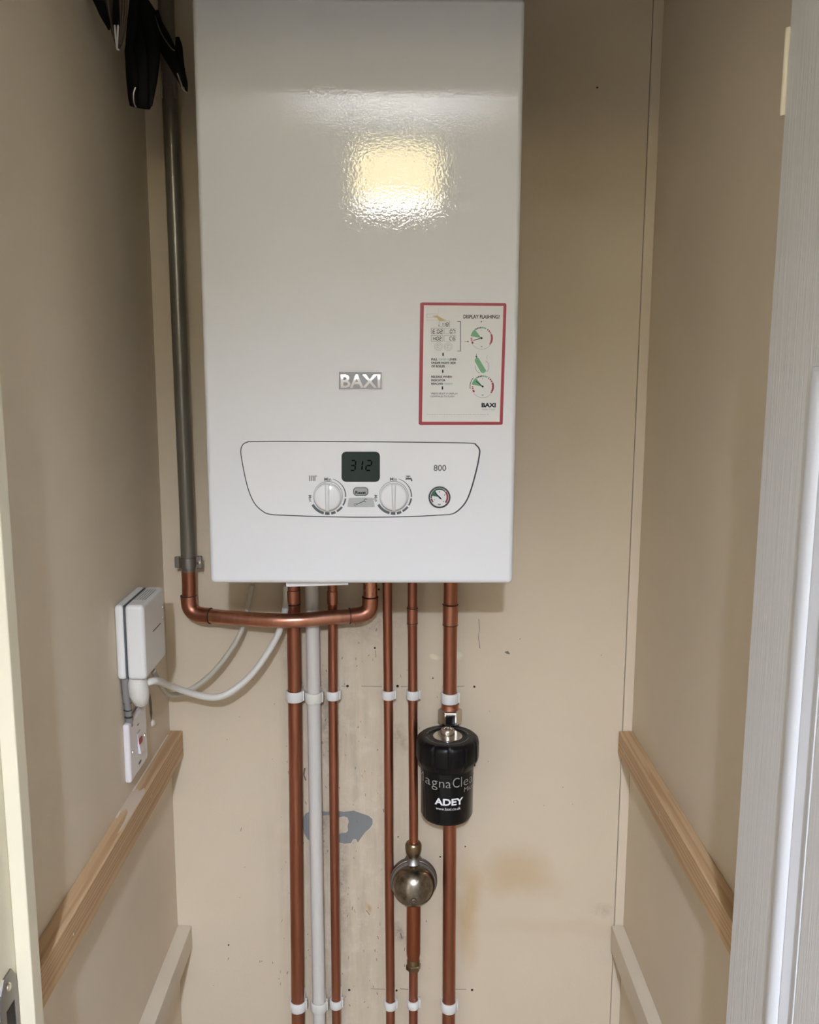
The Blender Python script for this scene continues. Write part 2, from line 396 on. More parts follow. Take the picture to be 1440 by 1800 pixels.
pl_ = MB()
for (x0, y0, x1, y1, t) in ((635, 1206, 672, 1207, 1), (705, 1207, 717, 1207, 1), (800, 1207, 817, 1206, 1), (600, 1206, 608, 1206, .8), (652, 1738, 678, 1739, 1), (703, 1738, 718, 1739, 1.2), (800, 1739, 820, 1739, 1),
                            (842, 1088, 843, 1108, 1.1), (843, 1108, 841, 1119, .9), (841, 1119, 844, 1140, 1.1), (888, 1146, 896, 1149, 3), (635, 1430, 625, 1436, .01),
                            (536, 1350, 534, 1362, 3), (534, 1362, 538, 1372, 2.4), (704, 1640, 707, 1650, 2.4), (660, 1143, 661, 1156, .9), (644, 1600, 650, 1608, 1.2)):
    stroke(pl_, x0, y0, x1, y1, t, D0)
pl_.build('pencil_line', M_pencil, WB, smooth=False, normals=False)
random.seed(8)
fk = MB()
for i in range(170):
    x = random.gauss(600, 75); y = random.uniform(1080, 1790)
    s_ = random.uniform(.5, 1.5); stroke(fk, x, y, x+random.uniform(-2, 2), y+random.uniform(1, 6), s_, D0)
for i in range(26):
    x = random.uniform(340, 1060); y = random.uniform(1100, 1780); stroke(fk, x, y, x+random.uniform(-2, 2), y+random.uniform(1, 3), .9, D0)
fk.build('paint_chip', M_pencil, WB, smooth=False, normals=False)

# ------------------------------------------------------------------ shelf battens
def batten(name_mat, side, yb, yf, ztop, hgt, wd, label, group=None, screws=()):
    x0, x1 = (XL, XL+wd) if side < 0 else (XR-wd, XR)
    t = thing('shelf_batten', (x0 if side < 0 else x1, (yb+yf)/2, ztop-hgt), label, 'batten', group)
    MB().box(x0, x1, yf, yb, ztop-hgt, ztop).build('rail', name_mat, t, bevel=.0012, seg=2, smooth=False)
    for (y, z) in screws:
        xs = x1 if side < 0 else x0; d = 1 if side < 0 else -1
        MB().lathe((xs-.0004*d, y, z), (d, 0, 0), [(.0034, 0), (.0032, .0008), (.0012, .0004), (0, .0002)], 14).build('screw', M_brass2, t)
ZT = -.6068+CAMZ; ZT2 = -.962+CAMZ
batten(M_wood, -1, -.001, -.615, ZT, .045, .0215, 'bare pine shelf batten on the left cupboard wall, below the white fused switch', screws=((-.52, ZT-.024), (-.20, ZT-.018)))
batten(M_wood, 1, -.0045, -.615, ZT, .040, .0225, 'bare pine shelf batten on the right cupboard wall, ending behind the open door', screws=((-.045, ZT-.021), (-.255, ZT-.018)))
batten(M_pbatten, -1, -.001, -.60, ZT2, .042, .024, 'cream painted lower shelf batten on the left cupboard wall near the bottom edge')
batten(M_pbatten, 1, -.0045, -.60, ZT2, .046, .021, 'cream painted lower shelf batten on the right wall, scuffed with dirty marks')

lb = [o for o in bpy.data.objects if o.name == 'shelf_batten'][0]
g = MB(); q = [(XL+.001, -.225), (XL+.006, -.214), (XL+.011, -.222), (XL+.016, -.212), (XL+.0205, -.225), (XL+.0208, -.26), (XL+.0205, -.30), (XL+.019, -.335), (XL+.0165, -.345), (XL+.016, -.31), (XL+.013, -.285), (XL+.009, -.275), (XL+.005, -.285), (XL+.001, -.28)]
g.add([(x, y, ZT+.0003) for x, y in q], [tuple(range(len(q)))]); g.build('plaster_dust', M_dustp, lb, smooth=False, normals=False)
g = MB(); q = [(XL+.0005, -.02), (XL+.003, -.02), (XL+.0035, -.20), (XL+.0035, -.30), (XL+.0005, -.30)]
g.add([(x, y, ZT+.0002) for x, y in q], [tuple(range(len(q)))]); g.build('filler_line', M_dust, lb, smooth=False, normals=False)

# ------------------------------------------------------------------ boiler
BX0, BX1, BZ0, BZ1 = -.2489, .1461, -.2854+CAMZ, -.2854+CAMZ+.712
BY = DF-DB
boiler = thing('boiler', ((BX0+BX1)/2, -.0, BZ0), 'white wall-hung combi boiler with round knobs and a small display', 'boiler')
def shell():
    m = MB(); m.box(BX0, BX1, BY, -.006, BZ0, BZ1)
    o = m.build('casing', M_enamel, boiler, bevel=.0065, seg=5); return o
casing = shell()
MB().box(BX0+.02, BX1-.02, BY+.03, -.02, BZ0-.0016, BZ0+.001).build('underside', M_steel, boiler, smooth=False)
MB().box(BX0+.01, BX1-.01, -.0062, .0, BZ0+.02, BZ1-.03).build('wall_frame', M_steel, boiler, smooth=False)
# white tray edge below the casing
pa = at(503, 1026, 1.186); pb = at(612, 1026, 1.186)
t1 = at(503, 1031.5, 1.186); t2 = at(612, 1028, 1.186)
MB().prism([(pa.x, t1.y, BZ0), (pb.x, t1.y, BZ0), (pb.x, t1.y, t2.z), (pa.x, t1.y, t1.z)], [(pa.x, t1.y+.002, BZ0), (pb.x, t1.y+.002, BZ0), (pb.x, t1.y+.002, t2.z), (pa.x, t1.y+.002, t1.z)]).build('connection_flap', M_white, boiler, smooth=False)

# control fascia
def Q(x, y): return (400+x/3, 760+y/3)
def smooth2(pts, k=6):
    return [(p.x, p.y) for p in smoothpath([Vector((x, y, 0)) for x, y in pts], k)]
raw = [Q(*p) for p in [(112, 46), (300, 45), (700, 47), (1100, 51), (1285, 55), (1315, 66), (1333, 90), (1332, 125), (1318, 195), (1294, 285), (1268, 355), (1235, 400), (1188, 432),
                       (1100, 440), (950, 447), (720, 450), (500, 447), (330, 441), (225, 435), (180, 415), (140, 375), (110, 310), (88, 225), (72, 140), (68, 92), (82, 60)]]
outl = smooth2(raw+[raw[0]], 4)[:-1]
cx = sum(p[0] for p in outl)/len(outl); cy = sum(p[1] for p in outl)/len(outl)
def offs(pts, d):
    out = []; n = len(pts)
    for i in range(n):
        a = Vector(pts[i-1]); b = Vector(pts[(i+1) % n]); t = (b-a).normalized(); nn = Vector((-t.y, t.x))
        if nn.dot(Vector((cx, cy))-Vector(pts[i])) < 0: nn = -nn
        out.append((pts[i][0]+nn.x*d, pts[i][1]+nn.y*d))
    return out
g = MB(); slab(g, outl, DF-.0003, DF+.002); gk = g.build('panel_gasket', M_darkline, boiler, smooth=False)
g = MB(); shifted = [(x-1.0*(x > 800), y) for x, y in offs(outl, 1.7)]
slab(g, shifted, DF-.0016, DF+.003); panel = g.build('control_panel', M_fascia, boiler, smooth=False)
FP = DF-.0016; IK = FP-.00015
# display
g = MB(); slab(g, rrect(600.5, 794, 668, 847, 8), FP-.0006, FP+.001); disp = g.build('display', M_lcd, boiler, smooth=False)
sg = MB(); SD = FP-.0008
def seg(ch, x, y, w_, h_, t=1.7, mb=None, D=None, sl=.1):
    on = {'0': 'abcdef', '1': 'bc', '2': 'abged', '3': 'abgcd', '6': 'afedcg', '7': 'abc', '8': 'abcdefg', 'E': 'afged', 'H': 'fbgec', 'C': 'afed'}[ch]
    def s(x0, y0, x1, y1):
        f = lambda yy: (y+h_-yy)*sl
        stroke(mb, x0+f(y0), y0, x1+f(y1), y1, t, D)
    q = t*.55
    for c in on:
        if c == 'a': s(x+q, y, x+w_-q, y)
        if c == 'g': s(x+q, y+h_/2, x+w_-q, y+h_/2)
        if c == 'd': s(x+q, y+h_, x+w_-q, y+h_)
        if c == 'f': s(x, y+q, x, y+h_/2-q*.6)
        if c == 'b': s(x+w_, y+q, x+w_, y+h_/2-q*.6)
        if c == 'e': s(x, y+h_/2+q*.6, x, y+h_-q)
        if c == 'c': s(x+w_, y+h_/2+q*.6, x+w_, y+h_-q)
seg('3', 615.5, 809.5, 8.5, 17.5, 2.2, sg, SD); seg('1', 627.5, 809.5, 8.5, 17.5, 2.2, sg, SD); seg('2', 643, 809.5, 9, 17.5, 2.2, sg, SD)
sg.build('digits', M_seg, disp, smooth=False, normals=False)
# knobs
def knob(px, py):
    c = at(px, py, FP); r = .0174
    k_ = MB().lathe((c.x, c.y, c.z), (0, -1, 0), [(r*1.07, -.001), (r*1.07, .0012), (r, .0016), (r, .009), (r*.95, .0108), (r*.84, .0118), (0, .0122)], 48)
    o = k_.build('knob', M_knob, boiler)
    gr = MB()
    n = 9
    prof = [(-.0030, 0), (-.0019, .0036), (-.0008, .0046), (.0008, .0046), (.0019, .0036), (.0030, 0)]
    vs = []; fs = []
    for i in range(n):
        t = -1+2*i/(n-1); zz = c.z+t*r*.97; hh = 1-.25*abs(t)**3
        for (dx, dy) in prof: vs.append((c.x+dx*(1.0+.15*t), c.y-.0108-dy*hh, zz))
    m_ = len(prof)
    for i in range(n-1):
        for j in range(m_-1): fs.append((i*m_+j, i*m_+j+1, (i+1)*m_+j+1, (i+1)*m_+j))
    fs += [tuple(range(m_)), tuple(range((n-1)*m_, n*m_))]
    gr.add(vs, fs); gr.build('grip', M_knob, o)
    rr = MB(); arc(rr, px, py, 25.6, 0, 360, .8, IK, n=48); rr.build('knob_ring', M_gprint, o, smooth=False, normals=False)
    pr = MB()
    arc(pr, px, py, 31, 209, 256, 4.6, IK, 4.6); arc(pr, px, py, 31, 260, 275, 4.6, IK); arc(pr, px, py, 31, 280, 295, 4.4, IK)
    arc(pr, px, py, 31, 300, 322, 3.8, IK); arc(pr, px, py, 31, 328, 352, 2.8, IK); arc(pr, px, py, 31, 357, 434, 2.2, IK, .8)
    ptext(pr, 'Min', px-6.5, px+5.5, py-32.5, py-26.8, IK, .01)
    vs, fs = textmesh('Max', .01)                       # runs up the left side, following the ring
    q = []
    for u, v in vs:
        a = R(177+(1-u)*-0+ (u*22)); rad = 34.5-v*5.5
        q.append(at(px+rad*math.cos(a), py-rad*math.sin(a), IK))
    pr.add(q, fs)
    pr.build('dial_scale', M_gprint, panel, smooth=False, normals=False)
knob(576.8, 872); knob(692.4, 871.8)
# radiator and tap icons, 800
ic = MB()
for i in range(4): stroke(ic, 544.2+i*3.15, 836, 544.2+i*3.15, 845.5, 1.5, IK)
arc(ic, 556, 837, 1.1, 0, 360, .6, IK, n=8)
ic.build('radiator_symbol', M_gprint, panel, smooth=False, normals=False); ic = MB()
stroke(ic, 713.5, 841.5, 722, 841.5, 3, IK); stroke(ic, 717.5, 837, 717.5, 841, 1.6, IK); stroke(ic, 713.5, 837, 721.5, 837, 1.5, IK)
arc(ic, 720.5, 844, 3.2, 95, 0, 2.6, IK); stroke(ic, 723.7, 843.5, 723.7, 846, 2.6, IK); stroke(ic, 713.8, 839, 713.8, 844, 1.2, IK)
ic.build('tap_symbol', M_gprint, panel, smooth=False, normals=False)
ic = MB(); ptext(ic, '800', 762.5, 784.5, 817, 828, IK, .012); ic.build('model_number', M_gprint, panel, smooth=False, normals=False)
# reset and service buttons
g = MB(); slab(g, rrect(621, 856.5, 647.5, 871.5, 6), FP-.0003, FP+.001); g.build('button_bezel', M_darkline, boiler, smooth=False)
g = MB(); slab(g, rrect(622.3, 857.8, 646.2, 870.2, 5), FP-.0018, FP+.001); rb = g.build('reset_button', M_btn, boiler, smooth=False)
g = MB(); ptext(g, 'Reset', 624.8, 643.6, 863, 868.5, FP-.0020, .03); g.build('button_text', M_print, rb, smooth=False, normals=False)
g = MB(); slab(g, smooth2([(614, 875.5), (634, 874.8), (655, 875.5), (657, 879), (658.5, 889), (656, 891), (634, 891.3), (613, 891), (611, 889), (612.5, 879), (614, 875.5)], 3)[:-1], FP-.0010, FP+.001)
sb_ = g.build('service_button', M_btn2, boiler, smooth=False)
g = MB(); stroke(g, 627, 886.5, 641, 880.5, 1.4, FP-.0012); arc(g, 643, 879.5, 2.4, 20, 280, 1.1, FP-.0012); arc(g, 625, 887.3, 2, 0, 300, .9, FP-.0012)
g.build('spanner_symbol', M_gprint, sb_, smooth=False, normals=False)
# pressure gauge
c = at(772.6, 874, FP); gr_ = 19.5*DF/FPX*1.0
ga = MB().lathe((c.x, c.y, c.z), (0, -1, 0), [(gr_, -.001), (gr_, .0015), (gr_*.96, .0024), (gr_*.86, .0026), (gr_*.85, .0006)], 48).build('pressure_gauge', mat('gauge_bezel', (.04, .04, .05), .3), boiler)
GD = FP-.0008
g = MB(); disc(g, 772.6, 874, 17.2, FP-.0007, 40); g.build('dial_face', M_fascia, ga, smooth=False, normals=False)
g = MB(); arc(g, 772.6, 874, 14.2, 45, 188, 2.4, GD); poly(g, [(771.5, 873.5)]+[(772.6+13.8*math.cos(R(a_)), 874-13.8*math.sin(R(a_))) for a_ in range(122, 178, 8)], GD-.0001); g.build('green_band', M_dgreen, ga, smooth=False, normals=False)
g = MB(); arc(g, 772.6, 874, 14.2, 190, 218, 2.6, GD); arc(g, 772.6, 874, 14.2, 42, -42, 3.2, GD); g.build('red_band', M_dred, ga, smooth=False, normals=False)
g = MB(); poly(g, [(764, 866.5), (765.5, 866), (775, 874.5), (777, 878.6), (773, 876.5)], GD-.0004); disc(g, 773, 875, 1.6, GD-.0004, 10)
for (x, y) in ((772.6, 864.6), (781.8, 870), (779.5, 881.5), (763.5, 878.5)): stroke(g, x, y-1, x, y+1, 1.2, GD-.0002)
ptext(g, 'bar', 770, 775.5, 885, 888, GD-.0002, .02); g.build('needle', M_print, ga, smooth=False, normals=False)
# badge
g = MB(); slab(g, rrect(594.3, 652.5, 672.7, 686, 2.5, 3), DF-.0010, DF+.001); bd = g.build('badge', M_badge, boiler, bevel=.0002, seg=1, smooth=False)
bd['label'] = 'raised silver name badge'
g = MB(); ptext(g, 'BAXI', 599, 668.5, 658.5, 682, DF-.0026, .022)
n0 = len(g.v); g.v += [(x, y+.0018, z) for x, y, z in g.v]
bmf = list(g.f); ed = {}
for fc in bmf:
    for i in range(len(fc)):
        e = (fc[i], fc[(i+1) % len(fc)]); ed[e] = 1
for (a_, b_) in list(ed):
    if (b_, a_) not in ed: g.f.append((a_, a_+n0, b_+n0, b_))
bl = g.build('badge_lettering', M_badge_letter, bd, smooth=True)
off = OFF[bl]; bm = bmesh.new(); bm.from_mesh(bl.data); bmesh.ops.triangulate(bm, faces=bm.faces[:])
za = min(v.co.z for v in bm.verts); zb2 = max(v.co.z for v in bm.verts)
for i in range(1, 7):
    bmesh.ops.bisect_plane(bm, geom=bm.verts[:]+bm.edges[:]+bm.faces[:], plane_co=(0, 0, za+(zb2-za)*i/7), plane_no=(0, 0, 1))
for v in bm.verts:
    t_ = (v.co.z-za)/(zb2-za)*2-1; v.co.y += .00065*t_*t_           # the letters are gently domed
bm.to_mesh(bl.data); bm.free()
for p in bl.data.polygons: p.use_smooth = True
bl.data.set_sharp_from_angle(angle=R(35))
g = MB()
for (x0, y0, x1, y1) in ((595, 653.2, 672, 653.2), (595, 685.3, 672, 685.3), (595, 653, 595, 685), (672, 653, 672, 685)): stroke(g, x0, y0, x1, y1, 1.0, DF-.0013)
g.build('badge_rim', M_silver, bd, smooth=False, normals=False)

# sticker
SF = DF-.0004
def K(x, y): return (720+x/7.2, 510+y/7.2)
g = MB(); slab(g, [(737.6, 534), (739.5, 531.6), (888.6, 533), (890.6, 535), (884.4, 744.5), (882.4, 746.6), (738.6, 746.8), (736.2, 744.5)], SF, DF+.0003)
stk = g.build('warning_sticker', M_sticker, boiler, smooth=False); stk['label'] = 'red-bordered instruction sticker about a flashing display'
P1, P2, P3 = SF-.0001, SF-.0002, SF-.0003
def frame(mb, o, i, D):
    vs = [at(*p, D) for p in o]+[at(*p, D) for p in i]; n = len(o)
    mb.add(vs, [(j, (j+1) % n, (j+1) % n+n, j+n) for j in range(n)])
g = MB(); frame(g, [K(135, 165), K(160, 155), K(1215, 165), K(1228, 185), K(1180, 1690), K(1165, 1705), K(135, 1708), K(115, 1690)],
                [K(182, 192), K(184, 190), K(1188, 200), K(1190, 202), K(1142, 1664), K(1140, 1666), K(160, 1666), K(158, 1664)], P1)
g.build('red_border', M_red, stk, smooth=False, normals=False)
g = MB(); frame(g, [K(182, 192), K(1189, 200), K(1141, 1666), K(158, 1666)], [K(190, 200), K(1181, 208), K(1133, 1658), K(166, 1658)], P1)
g.build('inner_rim', M_pink, stk, smooth=False, normals=False)
d = MB(); DG = MB(); LG = MB(); GN = MB(); RD = MB(); OC = MB()
def kt(mb, s, x0, x1, y0, y1, b=.02):
    a_, b_ = K(x0, y0), K(x1, y1); ptext(mb, s, a_[0], b_[0], a_[1], b_[1], P2, b)
kt(d, 'DISPLAY FLASHING?', 682, 1143, 312, 360, .025)
kt(d, 'PULL', 276, 355, 862, 890, .03); kt(GN, 'GREEN', 370, 480, 862, 890, 0); kt(d, 'LEVER', 495, 596, 862, 890, .03)
kt(d, 'UNDER RIGHT SIDE', 276, 585, 906, 934, .03); kt(d, 'OF BOILER', 276, 450, 950, 978, .03)
kt(d, 'RELEASE WHEN', 276, 535, 1083, 1110, .03); kt(d, 'INDICATOR', 276, 455, 1127, 1154, .03); kt(d, 'REACHES', 276, 425, 1172, 1198, .03); kt(GN, 'GREEN*', 438, 552, 1172, 1198, 0)
kt(d, '*PRESS RESET IF DISPLAY', 268, 612, 1298, 1320, .0); kt(d, 'CONTINUES TO FLASH', 268, 565, 1334, 1356, .0)
kt(d, 'BAXI', 912, 1092, 1427, 1483, .05); kt(LG, 'THINK IT EASY', 915, 1088, 1500, 1522, 0)
def ks(mb, x0, y0, x1, y1, wd): a_, b_ = K(x0, y0), K(x1, y1); stroke(mb, *a_, *b_, wd/7.2, P2)
def kb(mb, x0, y0, x1, y1, wd):
    for q in ((x0, y0, x1, y0), (x1, y0, x1, y1), (x1, y1, x0, y1), (x0, y1, x0, y0)): ks(mb, *q, wd)
kb(LG, 375, 392, 508, 465, 5); kb(LG, 275, 483, 423, 553, 6); kb(LG, 440, 483, 583, 553, 4); kb(LG, 275, 573, 423, 648, 6); kb(LG, 440, 573, 583, 648, 4)
def kseg(ch, x, y, w_, h_, t): a_ = K(x, y); seg(ch, a_[0], a_[1], w_/7.2, h_/7.2, t/7.2, d, P2, .06)
for ch, x in (('1', 395), ('1', 420), ('8', 463)): kseg(ch, x, 412, 28, 42, 8)
disc(d, *K(372, 447), .9, P2, 8)
for ch, x, y in (('E', 293, 502), ('0', 348, 502), ('2', 385, 502), ('0', 512, 502), ('7', 545, 502), ('H', 302, 592), ('0', 341, 592), ('2', 375, 592), ('C', 508, 592), ('6', 546, 592)): kseg(ch, x, y, 27, 42, 9)
for x in (370, 490):
    for r_ in (50, 33): arc(LG, *K(x, 715), r_/7.2, 0, 360, .5, P2, n=24)
    arc(LG, *K(x, 715), 14/7.2, 30, 300, .9, P2); 
ks(DG, 605, 398, 650, 398, 8); ks(DG, 645, 395, 645, 773, 9); ks(DG, 605, 771, 650, 771, 8)
ks(LG, 655, 650, 668, 650, 5); ks(DG, 695, 652, 735, 652, 5); poly(d, [K(733, 640), K(755, 650), K(733, 662)], P2)
disc(d, *K(909, 400), 1.1, P2, 8)
def arrow(x, y): poly(d, [K(x-7, y-22), K(x+9, y-22), K(x+9, y+2), K(x+14, y+2), K(x+1, y+26), K(x-12, y+2), K(x-7, y+2)], P2)
arrow(424, 815); arrow(420, 1028); arrow(416, 1240)
def gauge(cx_, cy_, na):
    cx_, cy_ = K(cx_, cy_); GN, RD, d = MB(), MB(), MB()
    poly(GN, [(cx_, cy_)]+[(cx_+19.5*math.cos(R(a_)), cy_-19.5*math.sin(R(a_))) for a_ in range(128, 176, 6)], P2)
    for a_ in range(64, 122, 9): arc(DG if a_ > 90 else GN, cx_, cy_, 18.4, a_, a_+7, 2.6, P2)
    for a_, b_ in ((56, 50), (46, 38), (34, 26), (22, -28)): arc(RD, cx_, cy_, 18.3, a_, b_, 2.8 if a_ > 22 else 3.4, P2)
    arc(RD, cx_, cy_, 18.3, -29, -38, 2.6, P2)
    for a_, b_ in ((179, 184), (188, 194), (199, 213)): arc(RD, cx_, cy_, 17.8, a_, b_, 3.2, P2)
    arc(LG, cx_, cy_, 19.6, 215, 322, .6, P2)
    stroke(d, cx_, cy_, cx_+15*math.cos(R(na)), cy_-15*math.sin(R(na)), 1.3, P3); disc(d, cx_, cy_, 1.9, P3, 10)
    stroke(d, cx_-1.5, cy_+15, cx_+1.5, cy_+15, 1, P3); stroke(LG, cx_, cy_-13, cx_, cy_-15, 1, P3)
    GN.build('gauge_green_band', M_green, stk, smooth=False, normals=False); RD.build('gauge_red_band', M_red, stk, smooth=False, normals=False); d.build('gauge_needle', M_print, stk, smooth=False, normals=False)
gauge(912, 607, 196); gauge(926, 1220, 141)
arc(d, *K(926, 1220), 22.2, 137, 190, 1.0, P2)
# green lever drawing
GV = MB(); poly(GV, [K(828, 875), K(850, 850), K(872, 855), K(968, 1015), K(965, 1035), K(935, 1050), K(905, 1042), K(826, 900)], P2)
arc(LG, *K(920, 970), 12, 60, -50, 1.0, P1); arc(LG, *K(920, 970), 12, 170, 250, 1.0, P1); ks(LG, 985, 880, 975, 850, 4); ks(LG, 975, 850, 990, 820, 4)
ks(d, 846, 805, 846, 840, 4); poly(d, [K(832, 832), K(860, 836), K(846, 858)], P3)
# flap drawing
kb(LG, 215, 302, 350, 345, 3); ks(LG, 205, 382, 365, 382, 2); ks(LG, 366, 230, 366, 382, 2)
poly(OC, [K(285, 330), K(345, 318), K(465, 385), K(378, 392), K(345, 350)], P1)
for i in range(26): ks(LG, 220+i*30.5, 1575, 220+i*30.5+random.uniform(15, 26), 1575+random.uniform(-2, 2), 4)
d.build('black_print', M_print, stk, smooth=False, normals=False); DG.build('grey_print', M_gprint, stk, smooth=False, normals=False)
LG.build('pale_print', M_lgprint, stk, smooth=False, normals=False); GN.build('green_text', M_green, stk, smooth=False, normals=False)
GV.build('green_lever_drawing', M_green, stk, smooth=False, normals=False); OC.build('ochre_print', M_ochre, stk, smooth=False, normals=False)

# ------------------------------------------------------------------ pipework
DP = DB-.034
def vpipe(pts, r, m, n=24):
    "pts: (px,py) down the pipe; extended to the boiler above and floor below"
    P = [at(x, y, DP) for x, y in pts]
    return P
def pipe(name, pts, r, m, label, top=None, cat='pipe'):
    P = [at(x, y, DP) for x, y in pts]
    P = [Vector((P[0].x, P[0].y, BZ0+.004))]+P
    dx = (P[-1].x-P[-2].x)/(P[-1].z-P[-2].z)
    P.append(Vector((P[-1].x-dx*P[-1].z*.3, P[-1].y, 0.0)))
    t = thing(name, (P[-1].x, P[-1].y, 0), label, cat)
    MB().tube(P, r, 28).build('tube', m, t)
    return t, P
def ring(t, px, py, r, h, m=None, name='coupler'):
    c = at(px, py, DP); h *= .5
    return MB().lathe(c, (0, 0, 1), [(r-.0012, -h), (r, -h+.0008), (r, h-.0008), (r-.0012, h)], 28).build(name, m or M_cu3, t)
def groove(t, px, py, r): return MB().lathe(at(px, py, DP), (0, 0, 1), [(r*.98, -.0008), (r*1.02, -.0004), (r*1.02, .0004), (r*.98, .0008)], 28).build('solder_line', M_hole, t)
t1_, _ = pipe('copper_pipe', [(515.5, 1060), (518.5, 1230), (521, 1500), (523.5, 1750)], .0111, M_cu, 'wide copper pipe, leftmost of the upright pipes under the boiler')
ring(t1_, 515, 1048, .0122, .022, M_cu3); groove(t1_, 515.2, 1062, .0118)
t2_, _ = pipe('waste_pipe', [(549, 1080), (551.5, 1225), (556, 1500), (560.5, 1750)], .0109, M_pvc, 'white plastic waste pipe running down between two copper pipes')
t3_, _ = pipe('copper_pipe', [(584.7, 1060), (585.5, 1220), (588, 1500), (591, 1745)], .0076, M_cu, 'narrow copper pipe just right of the white plastic waste pipe')
ring(t3_, 584.5, 1050, .0086, .022)
t4_, _ = pipe('copper_pipe', [(681, 1060), (683, 1250), (684, 1500), (686.3, 1745)], .0076, M_cu, 'narrow copper pipe passing just left of the round metal dome, no fittings')
t5_, _ = pipe('copper_pipe', [(725, 1060), (726, 1250), (727.3, 1450), (726.8, 1750)], .0076, M_cu, 'narrow copper pipe carrying the round metal dome')
ring(t5_, 725, 1082, .0086, .030); groove(t5_, 725, 1068.5, .0088); groove(t5_, 725, 1095, .0086)
t6_, P6 = pipe('copper_pipe', [(792, 1060), (790.8, 1200), (790.6, 1500), (789.3, 1745)], .0111, M_cu, 'wide copper pipe on the right that runs through the black filter')
ring(t6_, 792, 1080, .0123, .036); groove(t6_, 792, 1062.5, .0125); groove(t6_, 791.8, 1098, .0124)

# bent copper pipe with grey painted riser, crossing under the boiler
gp = [at(289, -60, DP), at(299.5, 190, DP), at(308, 400, DP), at(317.5, 640, DP), at(328.5, 900, DP), at(331, 985, DP)]
e0 = at(332.5, 1025, DP)
riser = thing('gas_pipe', (e0.x, e0.y, e0.z-.03), 'copper pipe bent under the boiler, its tall left riser painted grey', 'pipe')
topz = H
k_ = (gp[0].x-gp[1].x)/(gp[0].z-gp[1].z)
RR = .0113
MB().tube([Vector((gp[0].x+k_*(H-gp[0].z), gp[0].y, H))]+gp+[at(331.6, 1004, DP)], RR+.0002, 28).build('painted_riser', M_grey, riser)['label'] = 'riser painted dull grey'
ze = at(332, 1078, DP).z
pb_ = [at(331.6, 1004, DP), e0, at(332.8, 1050, DP)]
MB().tube(pb_, RR, 28).build('bare_riser', M_cu, riser)
def elbow(p0, c, p1, r, name='elbow'):
    pts = []
    for i in range(9):
        t = i/8; pts.append((1-t)**2*Vector(p0)+2*t*(1-t)*Vector(c)+t*t*Vector(p1))
    a_ = (Vector(p0)-Vector(c)).normalized(); b_ = (Vector(p1)-Vector(c)).normalized()
    pts = [Vector(p0)+a_*.010]+pts+[Vector(p1)+b_*.010]
    return MB().tube(pts, r, 28).build(name, M_cu3, riser)
DH = DP-.034
cL = at(334, 1080, DP)
pL0 = cL+Vector((-.001, 0, .020)); h1 = cL+Vector((.024, -.006, 0))
elbow(pL0, cL, h1, RR+.0014)
cR_ = at(651, 1081, DP-.004)
cR_.z = cL.z+.001
h2 = cR_+Vector((-.022, -.005, 0)); pR0 = cR_+Vector((0, 0, .018))
elbow(h2, cR_, pR0, RR+.0014)
xm = (h1.x+h2.x)/2
hp = smoothpath([h1, h1+Vector((.05, -.014, 0)), Vector((xm-.01, DH-DB, cL.z)), Vector((xm+.03, DH-DB, cL.z)), h2+Vector((-.055, -.016, 0)), h2], 6)
MB().tube(hp, RR, 28).build('crossing_pipe', M_cu2, riser)
MB().tube([pR0, Vector((pR0.x, pR0.y, BZ0+.004))], RR, 28).build('boiler_tail', M_cu2, riser)
for p, ax in ((pL0+Vector((0, 0, .011)), (0, 0, 1)), (pR0+Vector((0, 0, .011)), (0, 0, 1)), (h1+Vector((.0105, -.0026, 0)), (1, -.25, 0)), (h2+Vector((-.0105, -.0026, 0)), (1, .25, 0))):
    MB().lathe(p, ax, [(RR, -.0008), (RR+.0016, -.0004), (RR+.0016, .0004), (RR, .0008)], 28).build('solder_line', M_hole, riser)
# munsen ring on the riser
c = at(330.6, 988, DP)
mr = thing('pipe_bracket', (c.x, 0, c.z), 'metal pipe ring bracket holding the grey painted riser to the wall', 'bracket')
g = MB().lathe(c, (0, 0, 1), [(.0122, -.008), (.0142, -.008), (.0142, .008), (.0122, .008), (.0122, -.008)], 28, cap=False)
g.build('ring', M_steel, mr)
MB().box(c.x-.0205, c.x-.0130, c.y-.0035, c.y+.0035, c.z-.009, c.z+.009).build('lug', M_steel, mr, bevel=.0012)
MB().box(c.x+.0130, c.x+.0225, c.y-.0035, c.y+.0035, c.z-.010, c.z+.010).build('lug', M_steel, mr, bevel=.0012)
MB().tube([(c.x, c.y+.012, c.z), (c.x, 0, c.z)], .0035, 12).build('stem', M_steel, mr)
MB().lathe((c.x+.0178, c.y-.0035, c.z), (0, -1, 0), [(.0038, 0), (.0034, .002), (0, .0026)], 12).build('screw', M_chrome, mr)

# pipe clips
def clip(px, py, r, m, label, lean=0):
    c = at(px, py, DP)
    t = thing('pipe_clip', (c.x, 0, c.z), label, 'pipe clip', 'plastic pipe clips holding the upright pipes')
    ro = r+.0030; g = MB(); hh = .0072 if r < .01 else .0085
    n = 30; prof = []
    g.lathe((c.x, c.y, c.z), (0, 0, 1), [(r+.0004, -hh), (ro-.0006, -hh), (ro, -hh+.0008), (ro, hh-.0008), (ro-.0006, hh), (r+.0004, hh), (r+.0004, -hh)], 36, cap=False)
    g.build('ring', m, t)
    g = MB(); g.box(c.x-ro*.78, c.x+ro*.78, c.y+r*.8, 0, c.z-hh, c.z+hh)
    g.build('base', m, t, bevel=.001)
    g = MB(); g.box(c.x+ro*.82, c.x+ro+.0016, c.y-.003, c.y+.006, c.z-hh*.96, c.z+hh*1.02)
    g.build('latch', m, t, bevel=.0008)
